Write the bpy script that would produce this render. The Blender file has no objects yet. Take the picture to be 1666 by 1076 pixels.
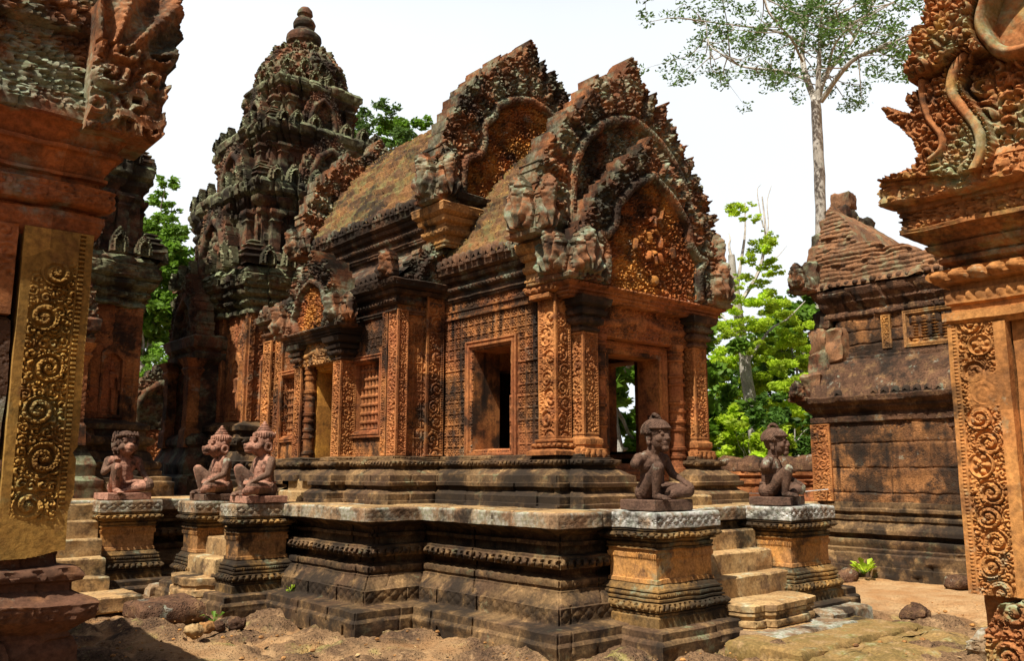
import bpy, math, random
import numpy as np
from mathutils import Matrix, Vector
random.seed(7); RS = np.random.RandomState(7)
sc = bpy.context.scene
COL = sc.collection

# ---------------------------------------------------------------- camera
PITCH = math.atan(232/1409.); YAW = math.radians(40.6); EYE = 1.55
F0 = Vector((math.sin(YAW), math.cos(YAW), 0)); RT = Vector((math.cos(YAW), -math.sin(YAW), 0))
FW = F0*math.cos(PITCH) + Vector((0, 0, math.sin(PITCH))); UPV = RT.cross(FW)
cam = bpy.data.cameras.new('camera'); cob = bpy.data.objects.new('camera', cam); COL.objects.link(cob)
m = Matrix.Identity(4)
for i in range(3):
    m[i][0] = RT[i]; m[i][1] = UPV[i]; m[i][2] = -FW[i]
m[2][3] = EYE
cob.matrix_world = m
cam.sensor_width = 36; cam.lens = 36*1409/1666.; cam.clip_start = .05; cam.clip_end = 2000
sc.camera = cob

# ---------------------------------------------------------------- sky, sun, exposure
HAZE = 14.6
SUN = Vector((-1, -.27, 1.62)).normalized()
w = bpy.data.worlds.new('World'); sc.world = w; w.use_nodes = True
nt = w.node_tree; bg = nt.nodes['Background']
sk = nt.nodes.new('ShaderNodeTexSky'); sk.sky_type = 'NISHITA'; sk.sun_disc = False
sk.sun_elevation = math.asin(SUN.z); sk.sun_rotation = math.atan2(SUN.x, SUN.y)
sk.air_density = 1.0; sk.dust_density = 4.0; sk.ozone_density = 1.0
# white haze added to the sky ahead of the camera only, so shade stays dark
tc = nt.nodes.new('ShaderNodeTexCoord')
def wmath(op, a, b=None, c=None):
    x = nt.nodes.new('ShaderNodeMath'); x.operation = op
    for i, q in enumerate((a, b, c)):
        if q is None: continue
        if isinstance(q, (int, float)): x.inputs[i].default_value = q
        else: nt.links.new(q, x.inputs[i])
    return x.outputs[0]
def wrange(f, a, b, o0=0., o1=1.):
    x = nt.nodes.new('ShaderNodeMapRange'); x.interpolation_type = 'SMOOTHSTEP'; nt.links.new(f, x.inputs[0])
    for i, q in enumerate((a, b, o0, o1)): x.inputs[i + 1].default_value = q
    return x.outputs[0]
dt = nt.nodes.new('ShaderNodeVectorMath'); dt.operation = 'DOT_PRODUCT'; nt.links.new(tc.outputs['Generated'], dt.inputs[0]); dt.inputs[1].default_value = F0
sx = nt.nodes.new('ShaderNodeSeparateXYZ'); nt.links.new(tc.outputs['Generated'], sx.inputs[0])
cn = nt.nodes.new('ShaderNodeTexNoise'); cn.inputs['Scale'].default_value = 2.2; cn.inputs['Detail'].default_value = 6; nt.links.new(tc.outputs['Generated'], cn.inputs['Vector'])
fac = wmath('MULTIPLY', wrange(dt.outputs['Value'], .28, .62), wrange(sx.outputs[2], .80, .45))
fac = wmath('MULTIPLY', fac, wrange(cn.outputs['Fac'], .25, .7, .93, 1.))
mxw = nt.nodes.new('ShaderNodeMix'); mxw.data_type = 'RGBA'; nt.links.new(fac, mxw.inputs[0]); nt.links.new(sk.outputs[0], mxw.inputs[6]); mxw.inputs[7].default_value = (HAZE*.925, HAZE*.972, HAZE*1.01, 1)
nt.links.new(mxw.outputs[2], bg.inputs[0]); bg.inputs[1].default_value = .05
sl = bpy.data.lights.new('sun', 'SUN'); so = bpy.data.objects.new('sun', sl); COL.objects.link(so)
sl.energy = 5.0; sl.angle = math.radians(.5); sl.color = (1, .94, .84)
so.rotation_euler = SUN.to_track_quat('Z', 'Y').to_euler()
sc.view_settings.view_transform = 'Standard'; sc.view_settings.look = 'None'
sc.view_settings.gamma = 1; sc.view_settings.exposure = .62; sc.view_settings.use_curve_mapping = False

# ---------------------------------------------------------------- objects and tags
def tag(o, label=None, cat=None, group=None, kind=None):
    if label: o['label'] = label
    if cat: o['category'] = cat
    if group: o['group'] = group
    if kind: o['kind'] = kind
    return o
def thing(name, label, cat, loc=(0, 0, 0), rz=0, group=None):
    o = bpy.data.objects.new(name, None); COL.objects.link(o)
    o.location = loc; o.rotation_euler = (0, 0, rz); o.empty_display_size = .1
    return tag(o, label, cat, group)
def worldm(p):
    b = Matrix.Translation(p.location) @ p.rotation_euler.to_matrix().to_4x4()
    return b if p.parent is None else worldm(p.parent) @ p.matrix_parent_inverse @ b
def keep(o, parent):
    """parent while keeping the mesh's world coordinates"""
    o.parent = parent; o.matrix_parent_inverse = worldm(parent).inverted()
    return o
def copy_tree(o, parent=None):
    c = o.copy(); COL.objects.link(c); c.parent = parent
    for ch in [x for x in bpy.data.objects if x.parent is o]:
        copy_tree(ch, c)
    return c

# ---------------------------------------------------------------- noise
def _h(ix, iy, iz, s):
    n = (ix*374761393 + iy*668265263 + iz*974634533 + s*1274126177) & 0xffffffff
    n = ((n ^ (n >> 13))*1103515245) & 0xffffffff
    n = ((n ^ (n >> 16))*2246822519) & 0xffffffff
    return ((n ^ (n >> 15)) & 0xffffff)/float(0xffffff)
def vnoise(P, s=0):
    P = np.asarray(P, float); I = np.floor(P).astype(np.int64); f = P - I; f = f*f*(3 - 2*f)
    x, y, z = I[..., 0], I[..., 1], I[..., 2]; r = 0
    for a in (0, 1):
        wa = f[..., 0] if a else 1 - f[..., 0]
        for b in (0, 1):
            wb = f[..., 1] if b else 1 - f[..., 1]
            for c in (0, 1):
                wc = f[..., 2] if c else 1 - f[..., 2]
                r = r + wa*wb*wc*_h(x + a, y + b, z + c, s)
    return r*2 - 1
def fbm(P, s=0, o=3):
    P = np.asarray(P, float); r = 0; a = .5; k = 1
    for i in range(o):
        r = r + a*vnoise(P*k + i*17.3, s + i); a *= .5; k *= 2.1
    return r
def worley(s, t, cell, seed=0, jit=.8):
    """vector to the nearest feature point (in cells), F1, F2, random id"""
    x = np.asarray(s)/cell; y = np.asarray(t)/cell
    ix = np.floor(x).astype(np.int64); iy = np.floor(y).astype(np.int64)
    b1 = np.full(x.shape, 9.); b2 = np.full(x.shape, 9.); dx = np.zeros(x.shape); dy = np.zeros(x.shape); rid = np.zeros(x.shape)
    z0 = np.zeros_like(ix)
    for a in (-1, 0, 1):
        for b in (-1, 0, 1):
            px = ix + a + .5 + jit*(_h(ix + a, iy + b, z0, seed) - .5)
            py = iy + b + .5 + jit*(_h(ix + a, iy + b, z0 + 1, seed) - .5)
            ex = x - px; ey = y - py; d = np.hypot(ex, ey)
            n = d < b1
            b2 = np.where(n, b1, np.minimum(b2, d)); b1 = np.where(n, d, b1)
            dx = np.where(n, ex, dx); dy = np.where(n, ey, dy); rid = np.where(n, _h(ix + a, iy + b, z0 + 2, seed), rid)
    return dx, dy, b1, b2, rid
def sst(a, b, x):
    t = np.clip((x - a)/(b - a), 0, 1); return t*t*(3 - 2*t)

# ---------------------------------------------------------------- carving patterns, heights 0..1 from metres
def nod(s, t, cell, seed=1):
    dx, dy, f1, f2, r = worley(s, t, cell, seed)
    return np.sqrt(np.clip(1 - (f1/.62)**2, 0, 1))*(.6 + .4*r)
def curls(s, t, cell, seed=1):
    dx, dy, f1, f2, r = worley(s, t, cell, seed, .7)
    th = np.arctan2(dy, dx)*np.where(r > .5, 1, -1)
    sp = .5 + .5*np.cos(2*np.pi*f1*2.6 - th + r*30)
    return sst(.15, .7, sp)*sst(0, .25, f2 - f1)*(.7 + .3*r)
def leafy(s, t, c=.05, seed=1):
    return np.clip(.55*curls(s, t, c*2.2, seed) + .5*nod(s, t, c, seed + 5), 0, 1)
def scroll(s, t, wd, per=None, seed=3):
    """a climbing vine: each whorl with its own size, turn, filling and wear"""
    per = per or wd*.78
    k = np.floor(t/per + .5); ki = k.astype(np.int64); z0 = ki*0
    h1 = _h(ki, z0, z0, seed); h2 = _h(ki, z0 + 1, z0, seed); h3 = _h(ki, z0 + 2, z0, seed)
    sg = np.where(ki % 2 == 0, 1., -1.)
    cx = wd/2 + sg*wd*(.05 + .09*h1); x = (s - cx)*(.92 + .16*h2); y = t - (k + .16*(h3 - .5))*per
    r = np.hypot(x, y); th = np.arctan2(y, x)*sg; R = wd*(.31 + .09*h2)
    sp = .5 + .5*np.cos(2*np.pi*r/(R*(.44 + .22*h1)) - th + 6.3*h3)
    inn = sst(.22, .6, sp)*(.62 + .38*nod(s, t, wd*.075, seed)); ros = np.sqrt(np.clip(1 - (r/(R*(.22 + .16*h3)))**2, 0, 1))*(.8 + .2*np.cos(th*6))
    fl = np.clip(.5 + .5*np.cos(5*th + 6*h1), 0, 1)*np.exp(-((r - R*.5)/(R*.24))**2)
    inn = np.where(h3 > .82, np.maximum(fl, .9*np.exp(-((r - R*.92)/(R*.12))**2)), inn)
    lf = .9*leafy(s, t, wd*.12, seed)*sst(.98*R, 1.1*R, r)
    h = np.where(r < R, np.maximum(inn, ros), lf)
    e = fbm(np.stack([s*9, t*7, s*0 + seed], -1), seed + 2, 3)
    return h*(.45 + .55*sst(-.42, -.1, e))
def framed(s, t, wd, ht, inner, m=.14, bead=True):
    """plain rim, a bead line, then the carved field"""
    e = np.minimum(s, wd - s)/wd
    b = np.where(bead, .35 + .65*np.sqrt(np.clip(1 - ((np.mod(t, .03) - .015)/.014)**2, 0, 1)), .5)
    h = np.where(e < m*.45, .9, np.where(e < m, b*.9, inner))
    return np.where((t < .02) | (t > ht - .02), .9, h)
def rosettes(s, t, a=.15):
    u = np.mod(s, a)/a - .5; v = np.mod(t, a)/a - .5
    r = np.hypot(u, v); th = np.arctan2(v, u)
    pet = (.5 + .5*np.cos(8*th))*np.exp(-((r - .26)/.11)**2) + np.sqrt(np.clip(1 - (r/.12)**2, 0, 1))
    cor = np.exp(-((r - .6)/.12)**2)*.7
    g = np.maximum(np.abs(u), np.abs(v))
    ln = np.where(g > .46, .85, 0)
    return np.clip(np.maximum(np.maximum(pet, cor), ln) + .25*nod(s, t, .028, 9), 0, 1)
def diamonds(s, t, h):
    u = np.mod(s, h*1.15)/(h*1.15) - .5; v = t/h - .5
    d = np.abs(u) + np.abs(v)
    return np.where(np.abs(d - .46) < .06, .1, np.where(d < .2, 1, .7))

# ---------------------------------------------------------------- mesh builder
class MB:
    def __init__(s): s.v = []; s.n = 0; s.fl = []; s.fi = []
    def add(s, V, F):
        V = np.asarray(V, float).reshape(-1, 3); F = np.asarray(F, np.int64)
        s.v.append(V); s.fi.append((F + s.n).ravel()); s.fl.append(np.full(len(F), F.shape[1])); s.n += len(V)
    def ngon(s, V):
        V = np.asarray(V, float).reshape(-1, 3); s.v.append(V); s.fi.append(np.arange(len(V)) + s.n); s.fl.append(np.array([len(V)])); s.n += len(V)
    def build(s, name, mat, parent=None, smooth=True, origin=None, ang=40):
        V = np.concatenate(s.v); I = np.concatenate(s.fi); L = np.concatenate(s.fl)
        me = bpy.data.meshes.new(name)
        o = bpy.data.objects.new(name, me); COL.objects.link(o)
        if origin is not None:
            V = V - np.array(origin); o.location = origin
        me.vertices.add(len(V)); me.vertices.foreach_set('co', V.astype(np.float32).ravel())
        me.loops.add(len(I)); me.loops.foreach_set('vertex_index', I.astype(np.int32))
        st = np.concatenate([[0], np.cumsum(L)[:-1]])
        me.polygons.add(len(L)); me.polygons.foreach_set('loop_start', st.astype(np.int32))
        me.update(calc_edges=True); me.validate()
        me.polygons.foreach_set('use_smooth', np.full(len(me.polygons), bool(smooth)))
        if smooth and ang < 180:
            try: me.set_sharp_from_angle(angle=math.radians(ang))
            except Exception: pass
        me.materials.append(mat)
        if parent is not None: keep(o, parent)
        return o
def gridfaces(n, m, wrap=False):
    i = np.arange(n - 1)[:, None]; j = np.arange(m if wrap else m - 1)[None, :]
    j2 = (j + 1) % m
    return np.stack([i*m + j, i*m + j2, (i + 1)*m + j2, (i + 1)*m + j], -1).reshape(-1, 4)
def wob(V, amp=.005, sc_=5., seed=0):
    if amp <= 0: return V
    return V + amp*np.stack([fbm(V*sc_ + 11.1*k, seed + 7*k, 3) for k in range(3)], -1)*1.6
def band(kind, u, tt, vv):
    if kind is None: return 0.
    k = kind[0]
    if k == 'b': p = kind[1]; return kind[2]*(np.sqrt(np.clip(1 - ((np.mod(u, p)/p - .5)/.5)**2, 0, 1)) - .6)*np.sin(np.pi*np.clip(tt, 0, 1))
    if k == 'l':
        p = kind[1]; x = np.abs(np.mod(u, p)/p - .5)*2
        e = 1 - x**2.2
        return kind[2]*np.where(tt < e*1.1, 1 - .5*x, -.3)*np.sin(np.pi*np.clip(tt, .06, .94))
    if k == 'd': return kind[1]*(diamonds(u, vv, kind[2]) - .7)
    if k == 'f': return kind[1]*(leafy(u, vv, kind[2]) - .5)
    if k == 'c': return kind[1](u, vv)
    return 0.
def sweep(mb, path, prof, closed=True, res=.03, vres=.03, er=.005, joint=.55, jd=.007, capt=True, capb=False, seed=0, ch=.17, hj=.0):
    P = np.array(path, float); n = len(P)
    ns = n if closed else n - 1
    D = np.array([P[(i + 1) % n] - P[i] for i in range(ns)]); Ls = np.linalg.norm(D, axis=1); D = D/Ls[:, None]
    Nn = np.stack([D[:, 1], -D[:, 0]], -1)
    M = []
    for i in range(n):
        if closed or 0 < i < n - 1: a, b = Nn[(i - 1) % ns], Nn[i % ns]
        elif i == 0: a = b = Nn[0]
        else: a = b = Nn[-1]
        mm = a + b; M.append(mm/max(.3, (mm @ a)))
    M = np.array(M)
    # rows
    rows = []
    for i in range(len(prof) - 1):
        o0, z0 = prof[i][:2]; o1, z1 = prof[i + 1][:2]; k = prof[i][2] if len(prof[i]) > 2 else None
        Lr = math.hypot(o1 - o0, z1 - z0); c = max(1, int(math.ceil(Lr/(vres*(.45 if k else 1)))))
        if k and k[0] in 'bl': c = max(c, 4)
        for j in range(c): rows.append((o0 + (o1 - o0)*j/c, z0 + (z1 - z0)*j/c, k, j/c, Lr*j/c))
    rows.append((prof[-1][0], prof[-1][1], None, 1, 0))
    O = np.array([r[0] for r in rows]); Z = np.array([r[1] for r in rows])
    A, B, T, U, SI = [], [], [], [], []
    for i in range(ns):
        c = max(1, int(math.ceil(Ls[i]/res)))
        t = np.arange(c)/c if (closed or i < ns - 1) else np.arange(c + 1)/c
        T.append(t); A.append(np.full(len(t), i)); B.append(np.full(len(t), (i + 1) % n)); U.append(t*Ls[i])
    A = np.concatenate(A); B = np.concatenate(B); T = np.concatenate(T); U = np.concatenate(U)
    off = np.repeat(O[:, None], len(T), 1)
    for r, (o, z, k, tt, vv) in enumerate(rows):
        if k: off[r] += band(k, U, np.full(len(U), tt), np.full(len(U), vv))
    if joint:
        kk = np.floor(U[None, :]/joint + _h(np.floor(Z/ch).astype(np.int64)[:, None] + 0*A[None, :], A[None, :] + 0*np.arange(len(Z))[:, None], np.zeros((len(Z), len(A)), np.int64), seed)).astype(np.int64)
        cz = np.floor(Z/ch).astype(np.int64)[:, None] + 0*kk
        off += jd*(_h(kk, cz, A[None, :] + 0*kk, seed + 3)*2 - 1)
        ed = np.abs(np.diff(kk, axis=1, prepend=kk[:, :1])) > 0
        off -= np.where(ed, jd*1.4, 0)
        if hj: off -= hj*(np.abs(np.diff(np.floor(Z/ch), prepend=np.floor(Z[0]/ch))) > 0)[:, None]
    a = P[A][None] + M[A][None]*off[..., None]; b = P[B][None] + M[B][None]*off[..., None]
    XY = a*(1 - T)[None, :, None] + b*T[None, :, None]
    V = np.concatenate([XY, np.repeat(Z[:, None, None], len(T), 1)], -1)
    V = wob(V, er, 5, seed)
    mb.add(V, gridfaces(len(rows), len(T), closed))
    if closed and capt: mb.ngon(V[-1])
    if closed and capb: mb.ngon(V[0][::-1])
def rect(x0, y0, x1, y1): return [(x0, y0), (x1, y0), (x1, y1), (x0, y1)]
def block(mb, x0, y0, z0, x1, y1, z1, bev=.012, res=.05, er=.006, seed=0):
    sweep(mb, rect(x0, y0, x1, y1), [(-bev, z0), (0, z0 + bev), (0, z1 - bev), (-bev, z1)], res=res, vres=res, er=er, joint=0, capb=True, seed=seed)
def solid(mb, o, u, v, wd, ht, res, front, thick=.1, mask=None, er=.004, back=None, seed=0):
    """a carved slab: height field on its face, flat back, cut out by a mask"""
    o = np.array(o, float); u = np.array(u, float); v = np.array(v, float); n = np.cross(u, v)
    ns = max(2, int(round(wd/res)) + 1); mt = max(2, int(round(ht/res)) + 1)
    S, T = np.meshgrid(np.linspace(0, wd, ns), np.linspace(0, ht, mt))
    H = front(S, T) if front is not None else np.zeros_like(S)
    b = o + u*S[..., None] + v*T[..., None]
    Vf = b + n*H[..., None]; Vb = b - n*thick
    sm = er and wob(Vf, er, 4, seed) - Vf
    if er: Vf = Vf + sm; Vb = Vb + sm
    if mask is None: K = np.ones((mt - 1, ns - 1), bool)
    else:
        K = mask((S[1:, 1:] + S[:-1, :-1])/2, (T[1:, 1:] + T[:-1, :-1])/2)
    N = ns*mt; idx = np.arange(N).reshape(mt, ns)
    q = np.stack([idx[:-1, :-1], idx[:-1, 1:], idx[1:, 1:], idx[1:, :-1]], -1)
    F = [q[K]]; F.append(q[K][:, ::-1] + N)
    Kp = np.pad(K, 1)
    for (di, dj, e) in ((-1, 0, (0, 1)), (0, 1, (1, 2)), (1, 0, (2, 3)), (0, -1, (3, 0))):
        nb = Kp[1 + di:1 + di + K.shape[0], 1 + dj:1 + dj + K.shape[1]]
        s = K & ~nb; a = q[s][:, e[0]]; c = q[s][:, e[1]]
        F.append(np.stack([a + N, c + N, c, a], -1))
    F = np.concatenate(F); V = np.concatenate([Vf.reshape(-1, 3), Vb.reshape(-1, 3)])
    us, F2 = np.unique(F, return_inverse=True)
    mb.add(V[us], F2.reshape(-1, 4))
def lathe(mb, c, prof, n=16, er=.003, vres=.02, axis=None, seed=0, sq=0):
    R, Z = [], []
    for i in range(len(prof) - 1):
        k = max(1, int(math.ceil(math.hypot(prof[i+1][0] - prof[i][0], prof[i+1][1] - prof[i][1])/vres)))
        for j in range(k): R.append(prof[i][0] + (prof[i+1][0] - prof[i][0])*j/k); Z.append(prof[i][1] + (prof[i+1][1] - prof[i][1])*j/k)
    R.append(prof[-1][0]); Z.append(prof[-1][1]); R = np.array(R); Z = np.array(Z)
    th = np.arange(n)/n*2*np.pi
    V = np.stack([c[0] + R[:, None]*np.cos(th), c[1] + R[:, None]*np.sin(th), c[2] + np.repeat(Z[:, None], n, 1)], -1)
    V = wob(V, er, 6, seed)
    mb.add(V, gridfaces(len(R), n, True)); mb.ngon(V[-1]); mb.ngon(V[0][::-1])
def poly_in(S, T, poly):
    P = np.array(poly); r = np.zeros(S.shape, bool)
    for i in range(len(P)):
        (x0, y0), (x1, y1) = P[i], P[(i + 1) % len(P)]
        if y0 == y1: continue
        c = ((y0 > T) != (y1 > T)) & (S < (x1 - x0)*(T - y0)/(y1 - y0) + x0); r ^= c
    return r
def poly_d(S, T, pts):
    d = np.full(S.shape, 9.); al = np.zeros(S.shape); L = 0
    for (x0, y0), (x1, y1) in zip(pts[:-1], pts[1:]):
        dx, dy = x1 - x0, y1 - y0; q = dx*dx + dy*dy + 1e-12
        t = np.clip(((S - x0)*dx + (T - y0)*dy)/q, 0, 1)
        e = np.hypot(S - x0 - t*dx, T - y0 - t*dy); n = e < d
        al = np.where(n, L + t*math.sqrt(q), al); d = np.where(n, e, d); L += math.sqrt(q)
    return d, al
def smoothpts(pts, k=6):
    P = np.array(pts, float); Q = np.vstack([2*P[0] - P[1], P, 2*P[-1] - P[-2]]); out = []
    for i in range(1, len(Q) - 2):
        for j in range(k):
            t = j/k; a, b, c, d = Q[i-1], Q[i], Q[i+1], Q[i+2]
            out.append(.5*(2*b + (c - a)*t + (2*a - 5*b + 4*c - d)*t*t + (3*b - a - 3*c + d)*t**3))
    out.append(P[-1]); return [tuple(p) for p in out]
def ball(mb, c, r, n=12, s=(1, 1, 1)):
    a = np.linspace(0, np.pi, n//2 + 2); th = np.arange(n)/n*2*np.pi
    V = np.stack([np.sin(a)[:, None]*np.cos(th), np.sin(a)[:, None]*np.sin(th), -np.cos(a)[:, None] + 0*th], -1)*r*np.array(s) + np.array(c)
    mb.add(V, gridfaces(len(a), n, True))
def tube(mb, pts, rad, n=8, er=0, seed=0):
    P = np.array(pts, float); k = len(P); rad = np.broadcast_to(np.array(rad, float), (k,))
    T = np.gradient(P, axis=0); T /= np.linalg.norm(T, axis=1)[:, None] + 1e-9
    ref = np.array([0, 0, 1.]) if abs(T[0][2]) < .9 else np.array([1., 0, 0]); th = np.arange(n)/n*2*np.pi; R = []
    for i in range(k):
        a = np.cross(T[i], ref); a /= np.linalg.norm(a) + 1e-9; b = np.cross(T[i], a); ref = np.cross(a, T[i])
        R.append(P[i] + rad[i]*(np.cos(th)[:, None]*a + np.sin(th)[:, None]*b))
    V = np.array(R)
    if er: V = wob(V, er, 3, seed)
    mb.add(V, gridfaces(k, n, True)); mb.ngon(V[0]); mb.ngon(V[-1][::-1])

# ---------------------------------------------------------------- materials
def stone(name, c1, c2, c3, black=.3, streak=.3, lichen=.2, lcol=((.30, .33, .22), (.42, .44, .36)), pit=0., blocks=.5, bump=.35, sc_=1., lscale=3.2, mott=.35):
    m = bpy.data.materials.new(name); m.use_nodes = True; nt = m.node_tree; N = nt.nodes; L = nt.links
    bs = N['Principled BSDF']; bs.inputs['Roughness'].default_value = .88; bs.inputs['Specular IOR Level'].default_value = .15
    geo = N.new('ShaderNodeNewGeometry')
    def vm(v):
        x = N.new('ShaderNodeVectorMath'); x.operation = 'MULTIPLY'; L.new(geo.outputs['Position'], x.inputs[0]); x.inputs[1].default_value = v; return x.outputs[0]
    def noise(vec, s, d=4, r=.55):
        x = N.new('ShaderNodeTexNoise'); L.new(vec, x.inputs['Vector']); x.inputs['Scale'].default_value = s; x.inputs['Detail'].default_value = d; x.inputs['Roughness'].default_value = r; return x.outputs['Fac']
    def ramp(f, a, b, o0=0, o1=1):
        x = N.new('ShaderNodeMapRange'); x.interpolation_type = 'SMOOTHSTEP'; L.new(f, x.inputs[0]); x.inputs[1].default_value = a; x.inputs[2].default_value = b; x.inputs[3].default_value = o0; x.inputs[4].default_value = o1; return x.outputs[0]
    def mix(f, a, b, mode='MIX'):
        x = N.new('ShaderNodeMix'); x.data_type = 'RGBA'; x.blend_type = mode
        if isinstance(f, (int, float)): x.inputs[0].default_value = f
        else: L.new(f, x.inputs[0])
        for i, c in ((6, a), (7, b)):
            if isinstance(c, tuple): x.inputs[i].default_value = (*c, 1)
            else: L.new(c, x.inputs[i])
        return x.outputs[2]
    def mul(a, b):
        x = N.new('ShaderNodeMath'); x.operation = 'MULTIPLY'
        for i, c in ((0, a), (1, b)):
            if isinstance(c, (int, float)): x.inputs[i].default_value = c
            else: L.new(c, x.inputs[i])
        return x.outputs[0]
    c1, c2, c3 = [tuple(q*.86 for q in c) for c in (c1, c2, c3)]
    pos = vm((1, 1, 1))
    col = mix(ramp(noise(pos, 1.9*sc_, 5), .38, .62), c1, c2)
    col = mix(ramp(noise(pos, 6*sc_, 5, .65), .5, .68), col, c3)
    if blocks:
        v = N.new('ShaderNodeTexVoronoi'); v.distance = 'CHEBYCHEV'; v.inputs['Scale'].default_value = 1; v.inputs['Randomness'].default_value = .35
        L.new(vm((1.9, 1.9, 3.1)), v.inputs['Vector']); s = N.new('ShaderNodeSeparateColor'); L.new(v.outputs['Color'], s.inputs[0])
        g = ramp(s.outputs[0], 0, 1, 1 - blocks*.5, 1 + blocks*.35); cc = N.new('ShaderNodeCombineColor')
        for i in range(3): L.new(g, cc.inputs[i])
        col = mix(1., col, cc.outputs[0], 'MULTIPLY')
    if mott:
        g = ramp(noise(pos, 34, 3, .7), .25, .75, 1 - mott, 1 + mott); cc = N.new('ShaderNodeCombineColor')
        for i in range(3): L.new(g, cc.inputs[i])
        col = mix(1., col, cc.outputs[0], 'MULTIPLY')
    if lichen:
        s = N.new('ShaderNodeSeparateXYZ'); L.new(geo.outputs['Normal'], s.inputs[0])
        up = ramp(s.outputs[2], -.2, .8, .55, 1.)
        lm = mul(ramp(noise(pos, lscale, 8, .72), .60 - .28*lichen, .70 - .2*lichen), up)
        lc = mix(ramp(noise(pos, 22, 3), .4, .6), lcol[0], lcol[1])
        col = mix(lm, col, lc)
    if streak or black:
        st = mul(ramp(noise(vm((7, 7, .5)), 1, 3), .5, .68), ramp(noise(pos, .7, 3), .42, .62))
        bl = ramp(noise(pos, 1.3, 7, .7), .66 - .34*black, .76 - .26*black)
        col = mix(mul(st, streak), col, (.016, .011, .008))
        col = mix(mul(bl, .9 if black > 0 else 0.), col, (.02, .015, .011))
    L.new(col, bs.inputs['Base Color'])
    b = N.new('ShaderNodeBump'); b.inputs['Strength'].default_value = bump; b.inputs['Distance'].default_value = .012
    h = noise(pos, 55, 6, .7)
    if pit:
        v = N.new('ShaderNodeTexVoronoi'); v.inputs['Scale'].default_value = 38; L.new(pos, v.inputs['Vector'])
        x = N.new('ShaderNodeMath'); x.operation = 'MULTIPLY_ADD'; L.new(ramp(v.outputs['Distance'], .12, .45), x.inputs[0]); x.inputs[1].default_value = pit; L.new(h, x.inputs[2]); h = x.outputs[0]
    L.new(h, b.inputs['Height']); L.new(b.outputs[0], bs.inputs['Normal'])
    return m
def plain(name, col, rough=.8, var=.3, s=8, trans=0, spec=.2):
    m = bpy.data.materials.new(name); m.use_nodes = True; nt = m.node_tree; N = nt.nodes; L = nt.links
    bs = N['Principled BSDF']; bs.inputs['Roughness'].default_value = rough; bs.inputs['Specular IOR Level'].default_value = spec
    g = N.new('ShaderNodeNewGeometry'); x = N.new('ShaderNodeTexNoise'); x.inputs['Scale'].default_value = s; x.inputs['Detail'].default_value = 5; L.new(g.outputs['Position'], x.inputs['Vector'])
    r = N.new('ShaderNodeValToRGB'); L.new(x.outputs['Fac'], r.inputs[0])
    r.color_ramp.elements[0].position = .3; r.color_ramp.elements[1].position = .7
    r.color_ramp.elements[0].color = (*[c*(1 - var) for c in col], 1); r.color_ramp.elements[1].color = (*[min(1, c*(1 + var)) for c in col], 1)
    L.new(r.outputs[0], bs.inputs['Base Color'])
    if trans:
        t = N.new('ShaderNodeBsdfTranslucent'); L.new(r.outputs[0], t.inputs[0]); mx = N.new('ShaderNodeMixShader'); mx.inputs[0].default_value = trans
        L.new(bs.outputs[0], mx.inputs[1]); L.new(t.outputs[0], mx.inputs[2]); L.new(mx.outputs[0], N['Material Output'].inputs[0])
    return m
M = {}
M['wall'] = stone('orange sandstone', (.42, .17, .052), (.28, .10, .036), (.14, .055, .026), black=.58, streak=.95, lichen=.16, lcol=((.16, .14, .09), (.27, .24, .17)))
M['bright'] = stone('clean orange sandstone', (.50, .21, .066), (.38, .14, .045), (.22, .08, .03), black=.3, streak=.5, lichen=0.)
M['frame'] = stone('red sandstone', (.40, .155, .052), (.31, .105, .04), (.18, .07, .03), black=.3, streak=.6, lichen=0.)
M['plinth'] = stone('dark weathered sandstone', (.185, .112, .05), (.105, .06, .032), (.31, .185, .08), black=.66, streak=.5, lichen=.1, lcol=((.14, .16, .08), (.22, .22, .13)))
M['slab'] = stone('slab with lichen', (.30, .20, .11), (.24, .14, .075), (.13, .08, .045), black=.35, streak=.2, lichen=.55, lcol=((.23, .25, .17), (.40, .39, .32)))
M['slabwhite'] = stone('slab with white lichen', (.30, .2, .12), (.24, .14, .08), (.13, .08, .05), black=.36, streak=.3, lichen=.86, lcol=((.30, .33, .27), (.60, .60, .55)), lscale=6)
M['die'] = stone('ochre sandstone', (.52, .25, .07), (.41, .205, .075), (.20, .10, .045), black=.40, streak=.6, lichen=.2, lcol=((.17, .18, .09), (.30, .29, .18)))
M['ped'] = stone('carved pediment stone', (.33, .13, .05), (.18, .072, .034), (.10, .048, .027), black=.62, streak=.5, lichen=.56, lcol=((.15, .19, .11), (.29, .33, .23)))
M['tymp'] = stone('golden tympanum stone', (.50, .215, .045), (.38, .12, .035), (.18, .065, .03), black=.42, streak=.4, lichen=.1)
M['tower'] = stone('dark tower stone', (.22, .088, .042), (.125, .06, .034), (.075, .044, .028), black=.68, streak=.6, lichen=.55, lcol=((.13, .15, .08), (.22, .23, .14)))
M['towerslab'] = stone('tower cornice stone', (.17, .095, .05), (.11, .065, .038), (.08, .05, .03), black=.6, streak=.4, lichen=.82, lcol=((.13, .155, .08), (.25, .275, .155)))
M['roof'] = stone('mossy roof stone', (.22, .105, .04), (.125, .065, .03), (.27, .155, .05), black=.55, streak=.4, lichen=.42, lcol=((.12, .115, .045), (.19, .155, .055)), blocks=.35, bump=.8)
M['darkc'] = stone('blackened cornice stone', (.17, .085, .045), (.11, .06, .035), (.22, .11, .05), black=.75, streak=.5, lichen=.3, lcol=((.15, .18, .11), (.28, .31, .22)))
M['lat'] = stone('laterite', (.15, .075, .04), (.10, .052, .03), (.23, .13, .06), black=.45, streak=.85, lichen=.08, pit=1.2, bump=.9)
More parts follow.
